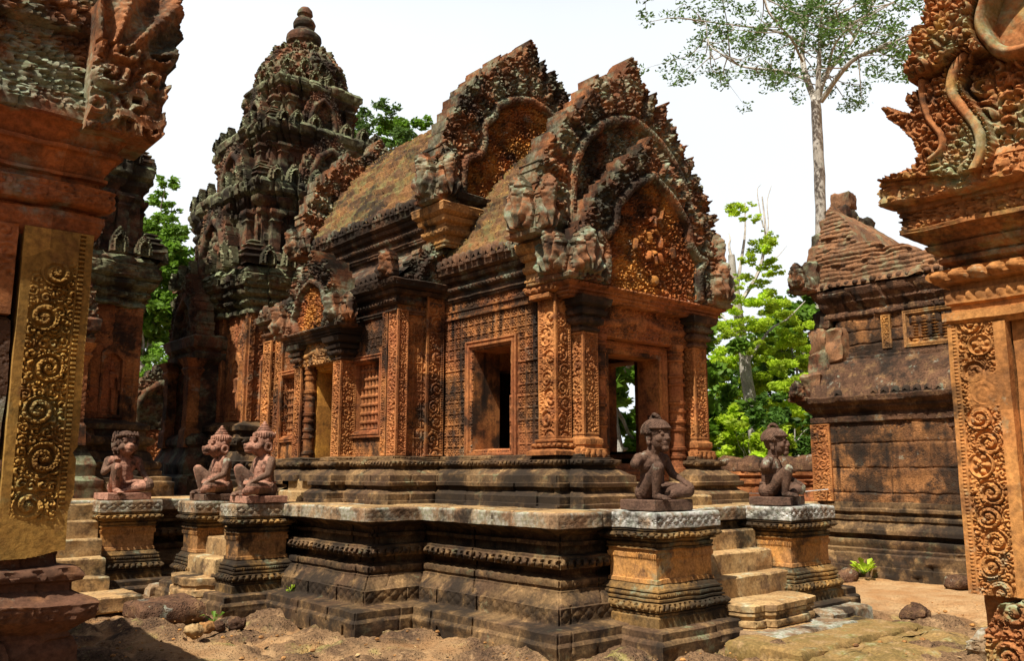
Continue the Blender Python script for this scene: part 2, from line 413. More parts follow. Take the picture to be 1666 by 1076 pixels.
M['latwall'] = stone('stained laterite wall', (.38, .17, .06), (.22, .10, .042), (.08, .043, .025), black=.74, streak=.95, lichen=.05, pit=1., bump=.8)
M['brick'] = stone('weathered brick corbelling', (.27, .13, .06), (.20, .10, .05), (.13, .075, .045), black=.3, streak=.2, lichen=.3, lcol=((.16, .15, .08), (.24, .21, .12)))
M['doorgold'] = stone('golden door stone', (.60, .29, .05), (.5, .22, .045), (.34, .14, .035), black=.12, streak=.3, lichen=0.)
M['statue'] = stone('pinkish statue stone', (.44, .225, .15), (.34, .165, .105), (.10, .055, .035), black=.42, streak=.2, lichen=0., blocks=0, bump=.55, mott=.3, sc_=2, pit=.4)
M['statuedark'] = stone('dark brown statue stone', (.15, .085, .055), (.11, .062, .042), (.075, .045, .03), black=.3, streak=.2, lichen=.04, blocks=0, bump=.6, mott=.35, sc_=2, pit=.4)
M['gold'] = stone('golden sandstone', (.44, .255, .06), (.33, .175, .04), (.21, .10, .03), black=.4, streak=.6, lichen=.12, lcol=((.22, .19, .07), (.34, .29, .13)))
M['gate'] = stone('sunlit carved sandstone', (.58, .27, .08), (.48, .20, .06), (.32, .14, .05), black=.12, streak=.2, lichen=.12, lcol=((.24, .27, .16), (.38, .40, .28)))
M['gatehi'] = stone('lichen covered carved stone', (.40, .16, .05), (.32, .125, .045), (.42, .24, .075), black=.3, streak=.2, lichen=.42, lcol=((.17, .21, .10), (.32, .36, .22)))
M['gateleft'] = stone('shaded red sandstone', (.34, .11, .034), (.25, .08, .03), (.15, .06, .027), black=.32, streak=.4, lichen=.34, lcol=((.16, .15, .10), (.26, .25, .19)))  # darkened red: the shade on the left building is put into the colour
M['step'] = stone('worn step stone', (.47, .31, .14), (.38, .23, .10), (.19, .115, .06), black=.36, streak=.2, lichen=.2, lcol=((.30, .28, .16), (.46, .42, .28)))
M['naga'] = stone('lichen grey stone', (.32, .14, .06), (.22, .10, .05), (.13, .07, .04), black=.35, streak=.3, lichen=.62, lcol=((.13, .17, .10), (.23, .27, .19)), blocks=.3, lscale=4.2)
M['basered'] = stone('dark red base stone', (.17, .075, .04), (.12, .06, .035), (.22, .10, .045), black=.45, streak=.3, lichen=.08)
M['pedbase'] = stone('dark golden moulding stone', (.34, .185, .055), (.19, .115, .045), (.085, .055, .03), black=.62, streak=.4, lichen=.3, lcol=((.14, .16, .09), (.24, .25, .16)))
M['moss'] = stone('mossy paving stone', (.29, .18, .065), (.20, .135, .045), (.34, .22, .10), black=.25, streak=0, lichen=.2, lcol=((.17, .15, .035), (.30, .27, .15)), blocks=0, bump=.6)
M['statuebrown'] = stone('darkened statue stone', (.20, .115, .075), (.14, .08, .052), (.09, .052, .036), black=.3, streak=.2, lichen=.05, blocks=0, bump=.6, mott=.35, sc_=2, pit=.4)
M['void'] = plain('interior shade black', (.03, .018, .01))  # near-black colour stands in for the shade inside the hall
Zv = (0, 0, 1.)
XA = 7.95
ZT = 1.175
# ================================================================ TERRACE
B_ = lambda p=.06, a=.014: ('b', p, a)
L_ = lambda p=.11, a=.022: ('l', p, a)
TPATH = [(5.65, 5.93), (10.25, 5.93), (10.25, 8.16), (10.95, 8.16), (10.95, 12.9), (16.5, 12.9), (16.5, 20), (-1.5, 20), (-1.5, 12.9), (4.95, 12.9), (4.95, 8.16), (5.65, 8.16)]
TPROF = [(.28, -.12), (.29, .05), (.275, .068), (.255, .08), (.255, .15), (.235, .162), (.02, .175), (.015, .185, ('d', .013, .135)), (.02, .32), (.0, .328), (-.01, .345, ('f', .012, .05)), (-.10, .44), (-.10, .455), (-.135, .46), (-.13, .485), (-.115, .49, B_(.05, .018)), (-.115, .545), (-.20, .555),
         (-.25, .58), (-.25, .64), (-.12, .65, L_(.105, .05)), (-.10, .735), (-.12, .745), (-.12, .765), (-.26, .775), (-.26, .85), (-.20, .855, B_(.05, .014)), (-.20, .895), (-.25, .90), (-.24, .95), (-.14, .995), (-.06, 1.03)]
SPROF = [(-.03, 1.031), (0, 1.035), (0, 1.05, ('d', .01, .1)), (0, 1.155), (-.004, 1.167), (-.015, ZT)]
terrace = thing('terrace', 'low dark moulded stone terrace with diamond patterned edge carrying the carved temple hall and towers', 'terrace', (8, 12, 0))
mb = MB(); sweep(mb, TPATH[8:] + TPATH[:5], TPROF, closed=False, res=.018, vres=.03, er=.007, joint=.68, jd=.012, ch=.33, seed=1); mb.build('base_moulding', M['plinth'], terrace)
mb = MB(); sweep(mb, TPATH, SPROF, res=.03, vres=.03, er=.008, joint=.8, jd=.008, seed=2); mb.build('edge_slab', M['slab'], terrace)
# flagstones that break the terrace top where one sees it edge on
mb = MB()
for (x0, y0, x1, y1) in ((5.67, 6.0, 6.4, 9.0), (4.97, 8.2, 5.7, 12.9), (5.7, 8.2, 6.2, 9.1), (7.0, 5.95, 9.0, 6.7), (0, 12.95, 6, 14.2), (9, 5.95, 10.2, 8)):
    ny = max(1, int((y1 - y0)/.55))
    for k in range(ny):
        a = y0 + (y1 - y0)*k/ny; b = y0 + (y1 - y0)*(k + 1)/ny
        block(mb, x0 + .01, a + .006, ZT - .05, x1 - .01, b - .006, ZT + .004 + .01*random.random(), .008, .15, .004, k)
mb.build('paving', M['step'], terrace)

# ---------------------------------------------------------------- pedestals
PFOOT = [(.19, -.12), (.205, .04), (.185, .065), (.16, .075), (.16, .135), (.14, .148), (0, .152)]
PLOW = [(.03, .15), (.03, .235), (.02, .24), (.012, .25), (.02, .255), (.02, .27), (.0, .275), (.028, .282, L_(.07, .034)), (.03, .355), (-.01, .36), (-.01, .37), (.012, .375), (.012, .392), (-.012, .396), (-.012, .405), (.0, .41, B_(.03, .02)), (.0, .44), (-.02, .445), (-.02, .455), (-.005, .46), (-.008, .475), (-.03, .48), (-.05, .512), (-.06, .515), (-.06, .525)]
PDIE = [(-0.055, .525), (-0.058, .56), (-0.072, .565), (-0.072, .74), (-0.069, .745, ('c', lambda u, v: .012*np.clip(np.cos(2*np.pi*u/.034), 0, 1)*(v > .0))), (-0.063, .80), (-0.061, .83), (-0.039, .835)]
PCAP = [(-.06, .83), (-.05, .835), (-.05, .848), (-.07, .852), (-.055, .86, B_(.034, .018)), (-.05, .89), (-.075, .895), (-.07, .91), (-.03, .915), (-.03, .928), (-.045, .932), (-.005, .94, L_(.08, .03)), (.005, .992), (-.03, .996), (-.03, 1.008), (-.01, 1.012), (-.012, 1.026), (-.03, 1.03)]
PSLAB = [(-0.011, 1.03), (0, 1.036), (0, 1.05, ('d', .014, .1)), (0, 1.15), (-0.003, 1.165), (-0.011, ZT + .004)]
def pedestal(x0, y0, x1, y1, label, slabm, dz=0, group='statue pedestals beside the stairs', s=0):
    t = thing('pedestal', label, 'pedestal', ((x0 + x1)/2, (y0 + y1)/2, 0), 0, group)
    r = rect(x0, y0, x1, y1)
    for nm, pr_, ma, rs in (('foot_course', PFOOT, 'plinth', .04), ('base_moulding', PLOW, 'pedbase', .011), ('die', PDIE, 'die', .012), ('cap_moulding', PCAP, 'pedbase', .012), ('cap_slab', PSLAB, slabm, .02)):
        mb = MB(); sweep(mb, r, [(a[0], a[1] + dz) + a[2:] for a in pr_], res=rs, vres=.02, er=.007, joint=.6 if nm == 'foot_course' else 0, jd=.01, seed=s); mb.build(nm, M[ma], t)
    return t
pedestal(6.36, 5.36, 7.33, 6.1, 'ochre moulded pedestal with white lichened top slab just left of the front steps', 'slabwhite', s=11)
pedestal(8.62, 5.36, 9.54, 6.1, 'moulded pedestal with whitish plain flank just right of the front steps', 'slabwhite', s=12)
pedestal(4.34, 10.08, 5.1, 10.58, 'moulded pedestal under the nearer monkey guardian, right of the side steps', 'slab', s=13)
pedestal(4.34, 11.36, 5.1, 12.0, 'moulded pedestal under the farther monkey guardian, beside the dark terrace gap', 'slab', s=14)
pedestal(3.47, 12.42, 4.28, 13.1, 'wide moulded pedestal with green lichen beside the steps nearest the golden pilaster', 'slab', s=15)

# ---------------------------------------------------------------- stairs
def rstep(parent, x0, y0, x1, y1, z0, z1, s, mat='step'):
    mb = MB(); block(mb, x0, y0, z0, x1, y1, z1, .018, .04, .013, s); mb.build('step', M[mat], parent)
st = thing('staircase', 'worn ochre front stairs climbing between the two guardian pedestals to the hall door', 'staircase', (7.97, 5.2, 0))
for k, (yf, zt) in enumerate(((5.46, .50), (5.66, .72), (5.86, .93), (6.06, 1.13))):
    rstep(st, 7.30, yf, 8.66, yf + .5, zt - .28, zt, 20 + k)
mb = MB()   # moulded moonstone-shaped lowest step
mp = [(7.36, 5.30), (7.44, 5.08), (7.62, 5.08), (7.68, 5.0), (8.24, 5.0), (8.30, 5.08), (8.5, 5.08), (8.58, 5.30), (8.58, 5.6), (7.36, 5.6)]
sweep(mb, mp, [(.03, -.05), (.04, .05), (.0, .06), (.02, .075, B_(.05, .02)), (.02, .13), (-.02, .135), (-.025, .17), (0, .18), (.0, .205), (-.01, .21), (.01, .22), (.015, .275), (-.02, .287)], res=.03, vres=.02, er=.012, joint=.7, seed=25)
mb.build('step', M['step'], st)
rstep(st, 7.30, 4.72, 8.75, 5.3, -.14, .05, 26, 'slab')
mb = MB(); block(mb, 8.66, 4.96, -.1, 9.5, 5.3, .11, .03, .05, .02, 27); mb.build('step', M['slab'], st)
mb = MB(); block(mb, 6.9, 4.25, -.15, 9.15, 5.05, .035, .03, .05, .03, 28); sweep(mb, [(6.6, 3.75), (8.9, 3.55), (9.5, 4.3), (9.2, 4.6), (6.9, 4.6)], [(.25, -.2), (.0, -.05), (-.15, -.01), (-.5, .0)], res=.05, vres=.05, er=.04, joint=0, seed=29)
tag(mb.build('paving_slab', M['moss'], None, origin=(8, 4.6, 0)), 'broad mossy worn paving stone on the ground before the front steps', 'paving')
st = thing('staircase', 'short worn side stairs between the two looking-left monkey guardians', 'staircase', (4.5, 10.97, 0))
for k, (xf, zt) in enumerate(((4.30, .52), (4.52, .74), (4.74, .95), (4.92, 1.14))):
    rstep(st, xf, 10.52, xf + .5, 11.42, zt - .26, zt, 30 + k)
mb = MB(); sweep(mb, [(4.42, 11.45), (4.10, 11.38), (4.02, 11.15), (4.0, 10.8), (4.1, 10.6), (4.42, 10.5)], [(.03, -.05), (.03, .06), (.0, .07), (.02, .08, B_(.05, .02)), (.02, .15), (-.02, .16), (-.02, .2), (0, .21), (.01, .29), (-.03, .3)], res=.03, er=.012, joint=.7, seed=34); mb.build('step', M['step'], st)
st = thing('staircase', 'mossy stairs of the side tower seen just behind the golden scroll pilaster', 'staircase', (2.95, 12.3, 0))
for k in range(5):
    rstep(st, 2.45, 11.9 + .22*k, 3.5, 12.5 + .22*k, .0 + .2*k - .05, .26 + .22*k, 40 + k)
rstep(st, 2.5, 11.2, 3.7, 11.95, -.1, .09, 47)

# ================================================================ TEMPLE HALL
hall = thing('temple_hall', 'ornately carved red sandstone temple hall with flame gables and mossy roofs on the terrace', 'temple', (XA, 10, ZT))
LOW = [(.38, ZT - .02), (.37, 1.225), (.35, 1.23), (.35, 1.30), (.33, 1.31), (.27, 1.34), (.25, 1.36, B_(.035, .006)), (.25, 1.39), (.31, 1.40), (.315, 1.44), (.30, 1.448), (.05, 1.45)]
UPP = [(.28, 1.445), (.275, 1.52), (.26, 1.525), (.25, 1.53, ('f', .008, .04)), (.17, 1.58), (.12, 1.60), (.12, 1.625), (.16, 1.635, L_(.07, .022)), (.17, 1.69), (.11, 1.70), (.11, 1.715), (.09, 1.72, B_(.03, .012)), (.09, 1.748), (.02, 1.76), (-.03, 1.765)]
FP = [(7.1, 7.3), (7.1, 6.78), (6.83, 6.78), (6.83, 6.98), (6.65, 6.98)]
FPm = [(2*XA - x, y) for x, y in FP]
SO = [(5.95, 9.15), (6.65, 9.15)]
full = FPm[::-1][2:]   # mirrored side
wall_cw = [(8.8, 7.3), (8.8, 6.78), (9.07, 6.78), (9.07, 6.98), (9.25, 6.98), (9.25, 9.15), (9.95, 9.15), (9.95, 12.9), (5.95, 12.9), (5.95, 11.5), (5.72, 11.5), (5.72, 11.12)]
wall_cw2 = [(5.72, 10.42), (5.72, 10.15), (5.95, 10.15), (5.95, 9.15), (6.65, 9.15), (6.65, 6.98), (6.83, 6.98), (6.83, 6.78), (7.1, 6.78), (7.1, 7.3)]
mb = MB()
sweep(mb, wall_cw[:8] + [(5.95, 12.9), (5.95, 11.5), (5.72, 11.5), (5.72, 11.14)], LOW, closed=False, res=.03, er=.006, seed=50, joint=.62, jd=.012)
sweep(mb, [(5.72, 10.4), (5.72, 10.15), (5.95, 10.15), (5.95, 9.15), (6.65, 9.15), (6.65, 6.98), (6.83, 6.98), (6.83, 6.78), (7.1, 6.78), (7.1, 7.2)], LOW, closed=False, res=.03, er=.006, seed=51, joint=.62, jd=.012)
sweep(mb, wall_cw + [(6.3, 11.12)], UPP, closed=False, res=.018, er=.005, seed=52)
sweep(mb, [(6.3, 10.42)] + wall_cw2, UPP, closed=False, res=.018, er=.005, seed=53)
mb.build('base_moulding', M['plinth'], hall)
mb = MB()
block(mb, 7.0, 6.62, ZT - .02, 8.9, 7.3, 1.44, .02, .06, .008, 54)
block(mb, 7.35, 6.35, ZT - .02, 8.55, 6.8, 1.30, .02, .06, .01, 55)
mb.build('threshold', M['step'], hall); mb = MB(); block(mb, 5.35, 10.45, ZT - .02, 5.8, 11.1, 1.32, .02, .05, .01, 56); block(mb, 5.5, 10.42, ZT - .02, 6.3, 11.12, 1.47, .02, .05, .01, 57)
mb.build('threshold', M['step'], hall)
mb = MB(); sweep(mb, [(7.42, 7.12), (8.48, 7.12), (8.48, 7.4), (7.42, 7.4)], [(0, 1.44), (.03, 1.46), (.03, 1.51), (0, 1.53), (.0, 1.55), (.035, 1.57), (.035, 1.62), (.0, 1.66)], res=.05, er=.003, joint=0); mb.build('door_sill', M['frame'], hall)

# ---- walls
def wallfn(ww, hh, seed, a=.145, pil=(), dep=.024):
    def f(S, T):
        h = dep*rosettes(S, T, a)
        fr = T - (hh - .28)
        h = np.where(fr > 0, .02*leafy(S, T, .045, seed), h)
        # big masonry blocks: slight steps and open joints
        kz = np.floor(T/.36); ks = np.floor(S/.62 + .37*(kz % 2))
        h = h + .009*(_h(ks.astype(np.int64), kz.astype(np.int64), ks.astype(np.int64)*0, seed)*2 - 1)
        jz = np.abs(np.mod(T/.36, 1) - .5) > .487; js = np.abs(np.mod(S/.62 + .37*(kz % 2), 1) - .5) > .492
        h = np.where(jz | js, h - .014, h)
        for (s0, s1) in pil:
            wd = s1 - s0; ins = (S > s0) & (S < s1)
            h = np.where(ins, .05 + .028*framed(S - s0, T, wd, hh, scroll(S - s0, T, wd*.72) if False else scroll(S - s0, T, wd)), h)
        e = fbm(np.stack([S*1.2, T*1.2, S*0 + seed], -1), seed, 3)
        return h*(.55 + .45*sst(-.32, -.02, e))
    return f
def holes(*hs):
    def f(S, T):
        k = np.ones(S.shape, bool)
        for a, b, c, d in hs: k &= ~((S > a) & (S < c) & (T > b) & (T < d))
        return k
    return f
mb = MB()
solid(mb, (6.65, 9.15, 1.74), (0, -1, 0), Zv, 2.17, 2.2, .0105, wallfn(2.17, 2.1, 61, .138), .42, holes((.66, .07, 1.38, 1.32)), seed=61)
solid(mb, (9.25, 6.98, 1.74), (0, 1, 0), Zv, 2.17, 2.2, .03, None, .42, holes((.79, .07, 1.51, 1.32)))
solid(mb, (6.66, 7.0, 1.5), (1, 0, 0), Zv, 2.58, 2.4, .02, lambda S, T: .012*leafy(S, T, .05, 5), .2, holes((.84, -.1, 1.76, 1.46)))
solid(mb, (5.95, 9.15, 1.74), (1, 0, 0), Zv, .72, 1.95, .0125, wallfn(.72, 1.95, 62, .12), .3, None, seed=62)
solid(mb, (5.95, 12.9, 1.74), (0, -1, 0), Zv, 3.75, 1.95, .0125, wallfn(3.75, 1.95, 63, .12), .35, holes((.55, .34, 1.12, 1.26), (1.78, -.3, 2.48, 1.30), (2.72, .34, 3.38, 1.28)), seed=63)
solid(mb, (9.95, 9.15, 1.74), (0, 1, 0), Zv, 3.75, 1.95, .05, None, .35)
solid(mb, (9.25, 9.15, 1.74), (1, 0, 0), Zv, .7, 1.95, .05, None, .3)
solid(mb, (6.6, 9.2, 1.5), (1, 0, 0), Zv, 2.7, 3.5, .05, None, .25, holes((.9, -.1, 1.8, 1.46)))      # inner wall with its doorway
mb.build('wall', M['wall'], hall)
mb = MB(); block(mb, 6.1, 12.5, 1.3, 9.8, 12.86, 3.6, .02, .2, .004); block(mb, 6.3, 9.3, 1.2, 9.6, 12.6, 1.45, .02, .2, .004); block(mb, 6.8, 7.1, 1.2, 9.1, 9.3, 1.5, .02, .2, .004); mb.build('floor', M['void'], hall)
mb = MB(); block(mb, 8.85, 9.46, 1.42, 9.35, 12.5, 4.2, .02, .3, .004); block(mb, 7.0, 11.5, 1.42, 8.9, 11.7, 4.2, .02, .3, .004); mb.build('inner_wall', M['frame'], hall)

# ---- windows and doors
def frame_bar(mb, o, u, v, wd, ht, prof, seed=0):
    """moulded rectangular frame: prof = [(inset, height)] from outside in; o = outer lower left corner on the wall face"""
    o = np.array(o, float); u = np.array(u, float); v = np.array(v, float); n = np.cross(u, v); R = []
    for ins, h in prof:
        c = []
        for (a, b) in ((ins, ins), (wd - ins, ins), (wd - ins, ht - ins), (ins, ht - ins)): c.append(o + u*a + v*b + n*h)
        row = []
        for i in range(4):
            for t in np.arange(16)/16: row.append(c[i]*(1 - t) + c[(i + 1) % 4]*t)
        R.append(row)
    V = wob(np.array(R), .004, 4, seed); mb.add(V, gridfaces(len(R), 64, True))
FR = [(0, -.03), (0, .045), (.02, .05), (.03, .035), (.045, .035), (.05, .05), (.075, .05), (.082, .02), (.105, .02), (.11, .0), (.125, -.02), (.125, -.4)]
def balus(mb, c, h, r=.03, s=0):
    pr = [(r*.8, 0), (r, .02)]; n = 7
    for i in range(n):
        z0 = .04 + (h - .08)*i/n; dz = (h - .08)/n
        pr += [(r*.68, z0 + .01), (r*.72, z0 + dz*.35), (r*1.05, z0 + dz*.5), (r*1.1, z0 + dz*.68), (r*.75, z0 + dz*.8), (r*.68, z0 + dz*.96)]
    pr += [(r, h - .03), (r*.8, h)]
    lathe(mb, c, pr, 12, .002, .012, seed=s)
def window(parent, o, u, wd, ht, frs=FR, nb=0, mat='frame', bm='frame', dep=.1, label=None):
    mb = MB(); frame_bar(mb, o, u, Zv, wd, ht, frs, 7)
    wob_ = mb.build('window', M[mat], parent)
    u = np.array(u, float); n = np.cross(u, np.array(Zv)); o = np.array(o, float); ins = frs[-1][0]
    for k in range(nb):
        mb = MB(); a = ins + (wd - 2*ins)*(k + .5)/nb
        c = o + u*a - n*dep + np.array([0, 0, ins])
        balus(mb, c, ht - 2*ins, (wd - 2*ins)/nb*.46, k); mb.build('baluster', M[bm], wob_)
    if nb:
        mb = MB(); q = o - n*(dep + .1); a, b = u*ins, u*(wd - ins); z0, z1 = np.array([0, 0, ins]), np.array([0, 0, ht - ins])
        mb.add([q + a + z0, q + b + z0, q + b + z1, q + a + z1], [[0, 1, 2, 3]]); mb.build('backing', M['frame' if nb else 'void'], wob_)
    return wob_
window(hall, (6.65, 8.62, 1.71), (0, -1, 0), .98, 1.47)
window(hall, (9.25, 7.64, 1.71), (0, 1, 0), .98, 1.47)
window(hall, (5.95, 10.27, 2.0), (0, -1, 0), .82, 1.08, [(a*.8, b) for a, b in FR], 7, 'frame', 'frame')
window(hall, (5.95, 12.41, 2.0), (0, -1, 0), .72, 1.08, [(a*.8, b) for a, b in FR], 6)
mb = MB(); frame_bar(mb, (7.36, 7.0, 1.44), (1, 0, 0), Zv, 1.2, 1.66, [(0, -.05), (0, .03), (.03, .04), (.05, .02), (.08, .02), (.09, .0), (.12, -.0), (.14, -.03), (.14, -.35)], 3); mb.build('door_frame', M['frame'], hall)
mb = MB(); frame_bar(mb, (5.93, 11.22, 1.42), (0, -1, 0), Zv, .88, 1.66, [(0, -.05), (0, .1), (.03, .1), (.04, .08), (.07, .08), (.08, .04), (.11, .04), (.12, .0), (.12, -.36)], 3); mb.build('door_frame', M['doorgold'], hall)
mb = MB(); block(mb, 6.3, 10.2, 1.4, 6.4, 11.4, 3.3, .01, .2, .002); mb.build('door_shade', M['void'], hall)  # black sheet painted as the shade in the side doorway, not a door leaf

# ---- pilasters, pillars, colonnettes
def csides(w_s, w_e, fn_s, fn_e, dep):
    pass
def pilaster(parent, x0, y0, x1, y1, z0, z1, mat='bright', name='pilaster', dep=.030, res=.009, sides='se', seed=3, fn=scroll, base=None, cap=None, label=None):
    """square carved post: carved slabs on its south and east faces over a plain core"""
    mb = MB(); i = .03
    block(mb, x0 + i, y0 + i, z0, x1 - (0 if 'n' not in sides else i), y1 - .004, z1, .004, .1, .002, seed)
    h = z1 - z0
    if 's' in sides:
        wd = y1 - y0; solid(mb, (x0 + i - .002, y1, z0), (0, -1, 0), Zv, wd, h, res, lambda S, T: i + dep*(framed(S, T, wd, h, fn(S, T, wd)) - .9) - .002, .0, None, .003, seed=seed)
    if 'e' in sides:
        wd2 = x1 - x0; solid(mb, (x0, y0 + i - .002, z0), (1, 0, 0), Zv, wd2, h, res, lambda S, T: i + dep*(framed(S, T, wd2, h, fn(S, T, wd2)) - .9) - .002, .0, None, .003, seed=seed + 1)
    o = mb.build(name, M[mat], parent)
    if label: o['label'] = label
    r = rect(x0, y0, x1, y1)
    if base:
        mb = MB(); z = base; hh = z0 - base
        sweep(mb, r, [(.10, z), (.10, z + hh*.22), (.05, z + hh*.36), (.03, z + hh*.4), (.055, z + hh*.44, L_(.06, .02)), (.06, z + hh*.68), (.025, z + hh*.7), (.02, z + hh*.76), (.035, z + hh*.78, B_(.03, .01)), (.035, z + hh*.9), (.0, z + hh*.94), (-.01, z0)], res=.012, vres=.012, er=.004, joint=0, seed=seed); mb.build('pilaster_base', M[mat], parent)
    if cap:
        mb = MB(); z = z1; hh = cap - z1
        sweep(mb, r, [(-.01, z), (.02, z + hh*.05), (.02, z + hh*.12), (.0, z + hh*.14), (.0, z + hh*.2), (.05, z + hh*.24, L_(.06, .016)), (.06, z + hh*.40), (.03, z + hh*.42), (.03, z + hh*.46), (.075, z + hh*.5), (.085, z + hh*.62), (.055, z + hh*.64), (.055, z + hh*.7), (.11, z + hh*.78), (.13, z + hh*.98), (.1, cap)], res=.02, vres=.015, er=.005, joint=0, capb=True, seed=seed); mb.build('capital', M['darkc'], parent)
    return o
fine = lambda S, T, wd: leafy(S, T, wd*.17, 4)
pilaster(hall, 6.58, 6.93, 6.82, 7.22, 1.93, 3.55, 'bright', base=1.74, seed=5)
pilaster(hall, 6.84, 6.76, 7.08, 7.0, 1.97, 3.12, 'bright', base=1.47, cap=3.52, seed=6, fn=fine)
pilaster(hall, 8.83, 6.76, 9.07, 7.0, 1.97, 3.12, 'bright', base=1.47, cap=3.52, seed=8, fn=fine)
pilaster(hall, 9.08, 6.93, 9.32, 7.22, 1.76, 3.55, 'bright', seed=5)
pilaster(hall, 6.33, 9.06, 6.6, 9.3, 1.76, 3.9, 'wall', seed=9)
pilaster(hall, 5.9, 9.09, 6.06, 9.3, 1.76, 3.6, 'frame', seed=10, fn=fine)
pilaster(hall, 5.9, 9.33, 6.0, 9.45, 1.76, 3.6, 'wall', seed=10, fn=fine)
pilaster(hall, 5.72, 10.17, 5.96, 10.38, 1.76, 3.04, 'bright', cap=3.36, seed=11, fn=fine)
pilaster(hall, 5.72, 11.3, 5.96, 11.5, 1.76, 3.04, 'wall', cap=3.36, seed=12, fn=fine)
pilaster(hall, 5.86, 12.62, 6.1, 12.9, 1.76, 3.6, 'bright', seed=13, fn=fine)
pilaster(hall, 5.9, 12.3, 6.1, 12.55, 1.76, 3.6, 'wall', seed=14, fn=fine)
def colonnette(parent, c, r, z0, z1, mat):
    h = z1 - z0; pr = [(r*1.15, 0), (r*1.15, h*.08), (r, h*.085)]
    for f in (.16, .22, .36, .42, .50, .56, .70, .76, .88, .93):
        pr += [(r*.9, h*f - .02), (r*.9, h*f - .012), (r*1.08, h*f - .008), (r*1.12, h*f + .012), (r*.95, h*f + .016), (r*1.03, h*f + .02), (r*1.03, h*f + .03), (r*.9, h*f + .034)]
    pr += [(r*1.1, h*.97), (r*1.1, h)]
    mb = MB(); lathe(mb, (c[0], c[1], z0), pr, 16, .003, .01); return mb.build('colonnette', M[mat], parent)
colonnette(hall, (8.66, 6.93), .105, 1.47, 3.14, 'frame'); colonnette(hall, (7.24, 6.93), .105, 1.47, 3.14, 'frame')
colonnette(hall, (5.82, 11.19), .085, 1.47, 3.05, 'wall'); colonnette(hall, (5.82, 10.44), .05, 1.47, 3.05, 'wall')

def lintel_fn(wd, ht, d=.05, seed=2):
    def f(S, T):
        x = np.abs(S - wd/2); g = ht*.52 + .1*ht*np.cos(x/wd*2*np.pi*1.5)
        gar = np.sqrt(np.clip(1 - ((T - g)/(ht*.13))**2, 0, 1))
        r = np.hypot(S - wd/2, T - ht*.55); kal = np.sqrt(np.clip(1 - (r/(ht*.3))**2, 0, 1))
        return d*np.maximum(np.maximum(.9*gar, kal), .85*leafy(S, T, .045, seed))
    return f
mb = MB(); solid(mb, (7.06, 6.88, 3.12), (1, 0, 0), Zv, 1.78, .4, .01, lintel_fn(1.78, .4), .2); mb.build('lintel', M['frame'], hall)
mb = MB(); solid(mb, (5.74, 11.36, 3.04), (0, -1, 0), Zv, 1.1, .33, .01, lintel_fn(1.1, .33), .2); mb.build('lintel', M['die'], hall)
AR = [(-.02, 3.5), (.0, 3.505), (.0, 3.53), (.03, 3.54, B_(.035, .012)), (.03, 3.575), (.06, 3.58), (.06, 3.61), (.10, 3.63, L_(.07, .02)), (.11, 3.665), (.05, 3.67)]
mb = MB(); sweep(mb, rect(6.62, 6.74, 9.28, 7.3), AR, res=.02, er=.005, joint=.6, capb=True, seed=70); mb.build('architrave', M['frame'], hall)
mb = MB(); sweep(mb, rect(5.64, 10.06, 6.1, 11.62), [(a[0]*.8, a[1] - .16) + a[2:] for a in AR], res=.02, er=.005, joint=0, capb=True, seed=71); mb.build('architrave', M['darkc'], hall)

# ---- cornices
def corn(z0, z1, s=1.):
    h = z1 - z0; f = lambda a: z0 + h*a
    return [(.0, f(0)), (.03*s, f(.02), B_(.035, .012)), (.03*s, f(.09)), (.05*s, f(.1)), (.05*s, f(.14)), (.015, f(.16)), (.015, f(.28)), (.06*s, f(.31), L_(.07, .02)), (.08*s, f(.43)), (.04*s, f(.46)), (.04*s, f(.56)), (.10*s, f(.6)), (.12*s, f(.70)), (.10*s, f(.72)), (.17*s, f(.80), ('d', .01, .1)), (.19*s, f(.97)), (.17*s, f(1.)), (-.1, f(1.01))]
mb = MB()
sweep(mb, [(6.65, 9.1), (6.65, 7.06)], corn(3.72, 4.17), False, res=.018, er=.008, seed=72)
sweep(mb, [(9.25, 7.06), (9.25, 9.1)], corn(3.72, 4.17), False, res=.05, er=.006)
sweep(mb, [(9.25, 9.15), (9.95, 9.15), (9.95, 12.9), (5.95, 12.9), (5.95, 9.15), (6.62, 9.15)], corn(3.55, 3.98, 1.1), False, res=.018, er=.008, seed=73)
sweep(mb, [(9.2, 8.9), (9.2, 12.9), (6.7, 12.9), (6.7, 8.9), (9.2, 8.9)], corn(4.72, 5.2, 1.0), False, res=.018, er=.008, seed=74)
mb.build('cornice', M['darkc'], hall)
mb = MB(); block(mb, 6.72, 8.98, 3.4, 9.18, 12.88, 5.1, .01, .05, .006, 75); mb.build('clerestory', M['darkc'], hall)

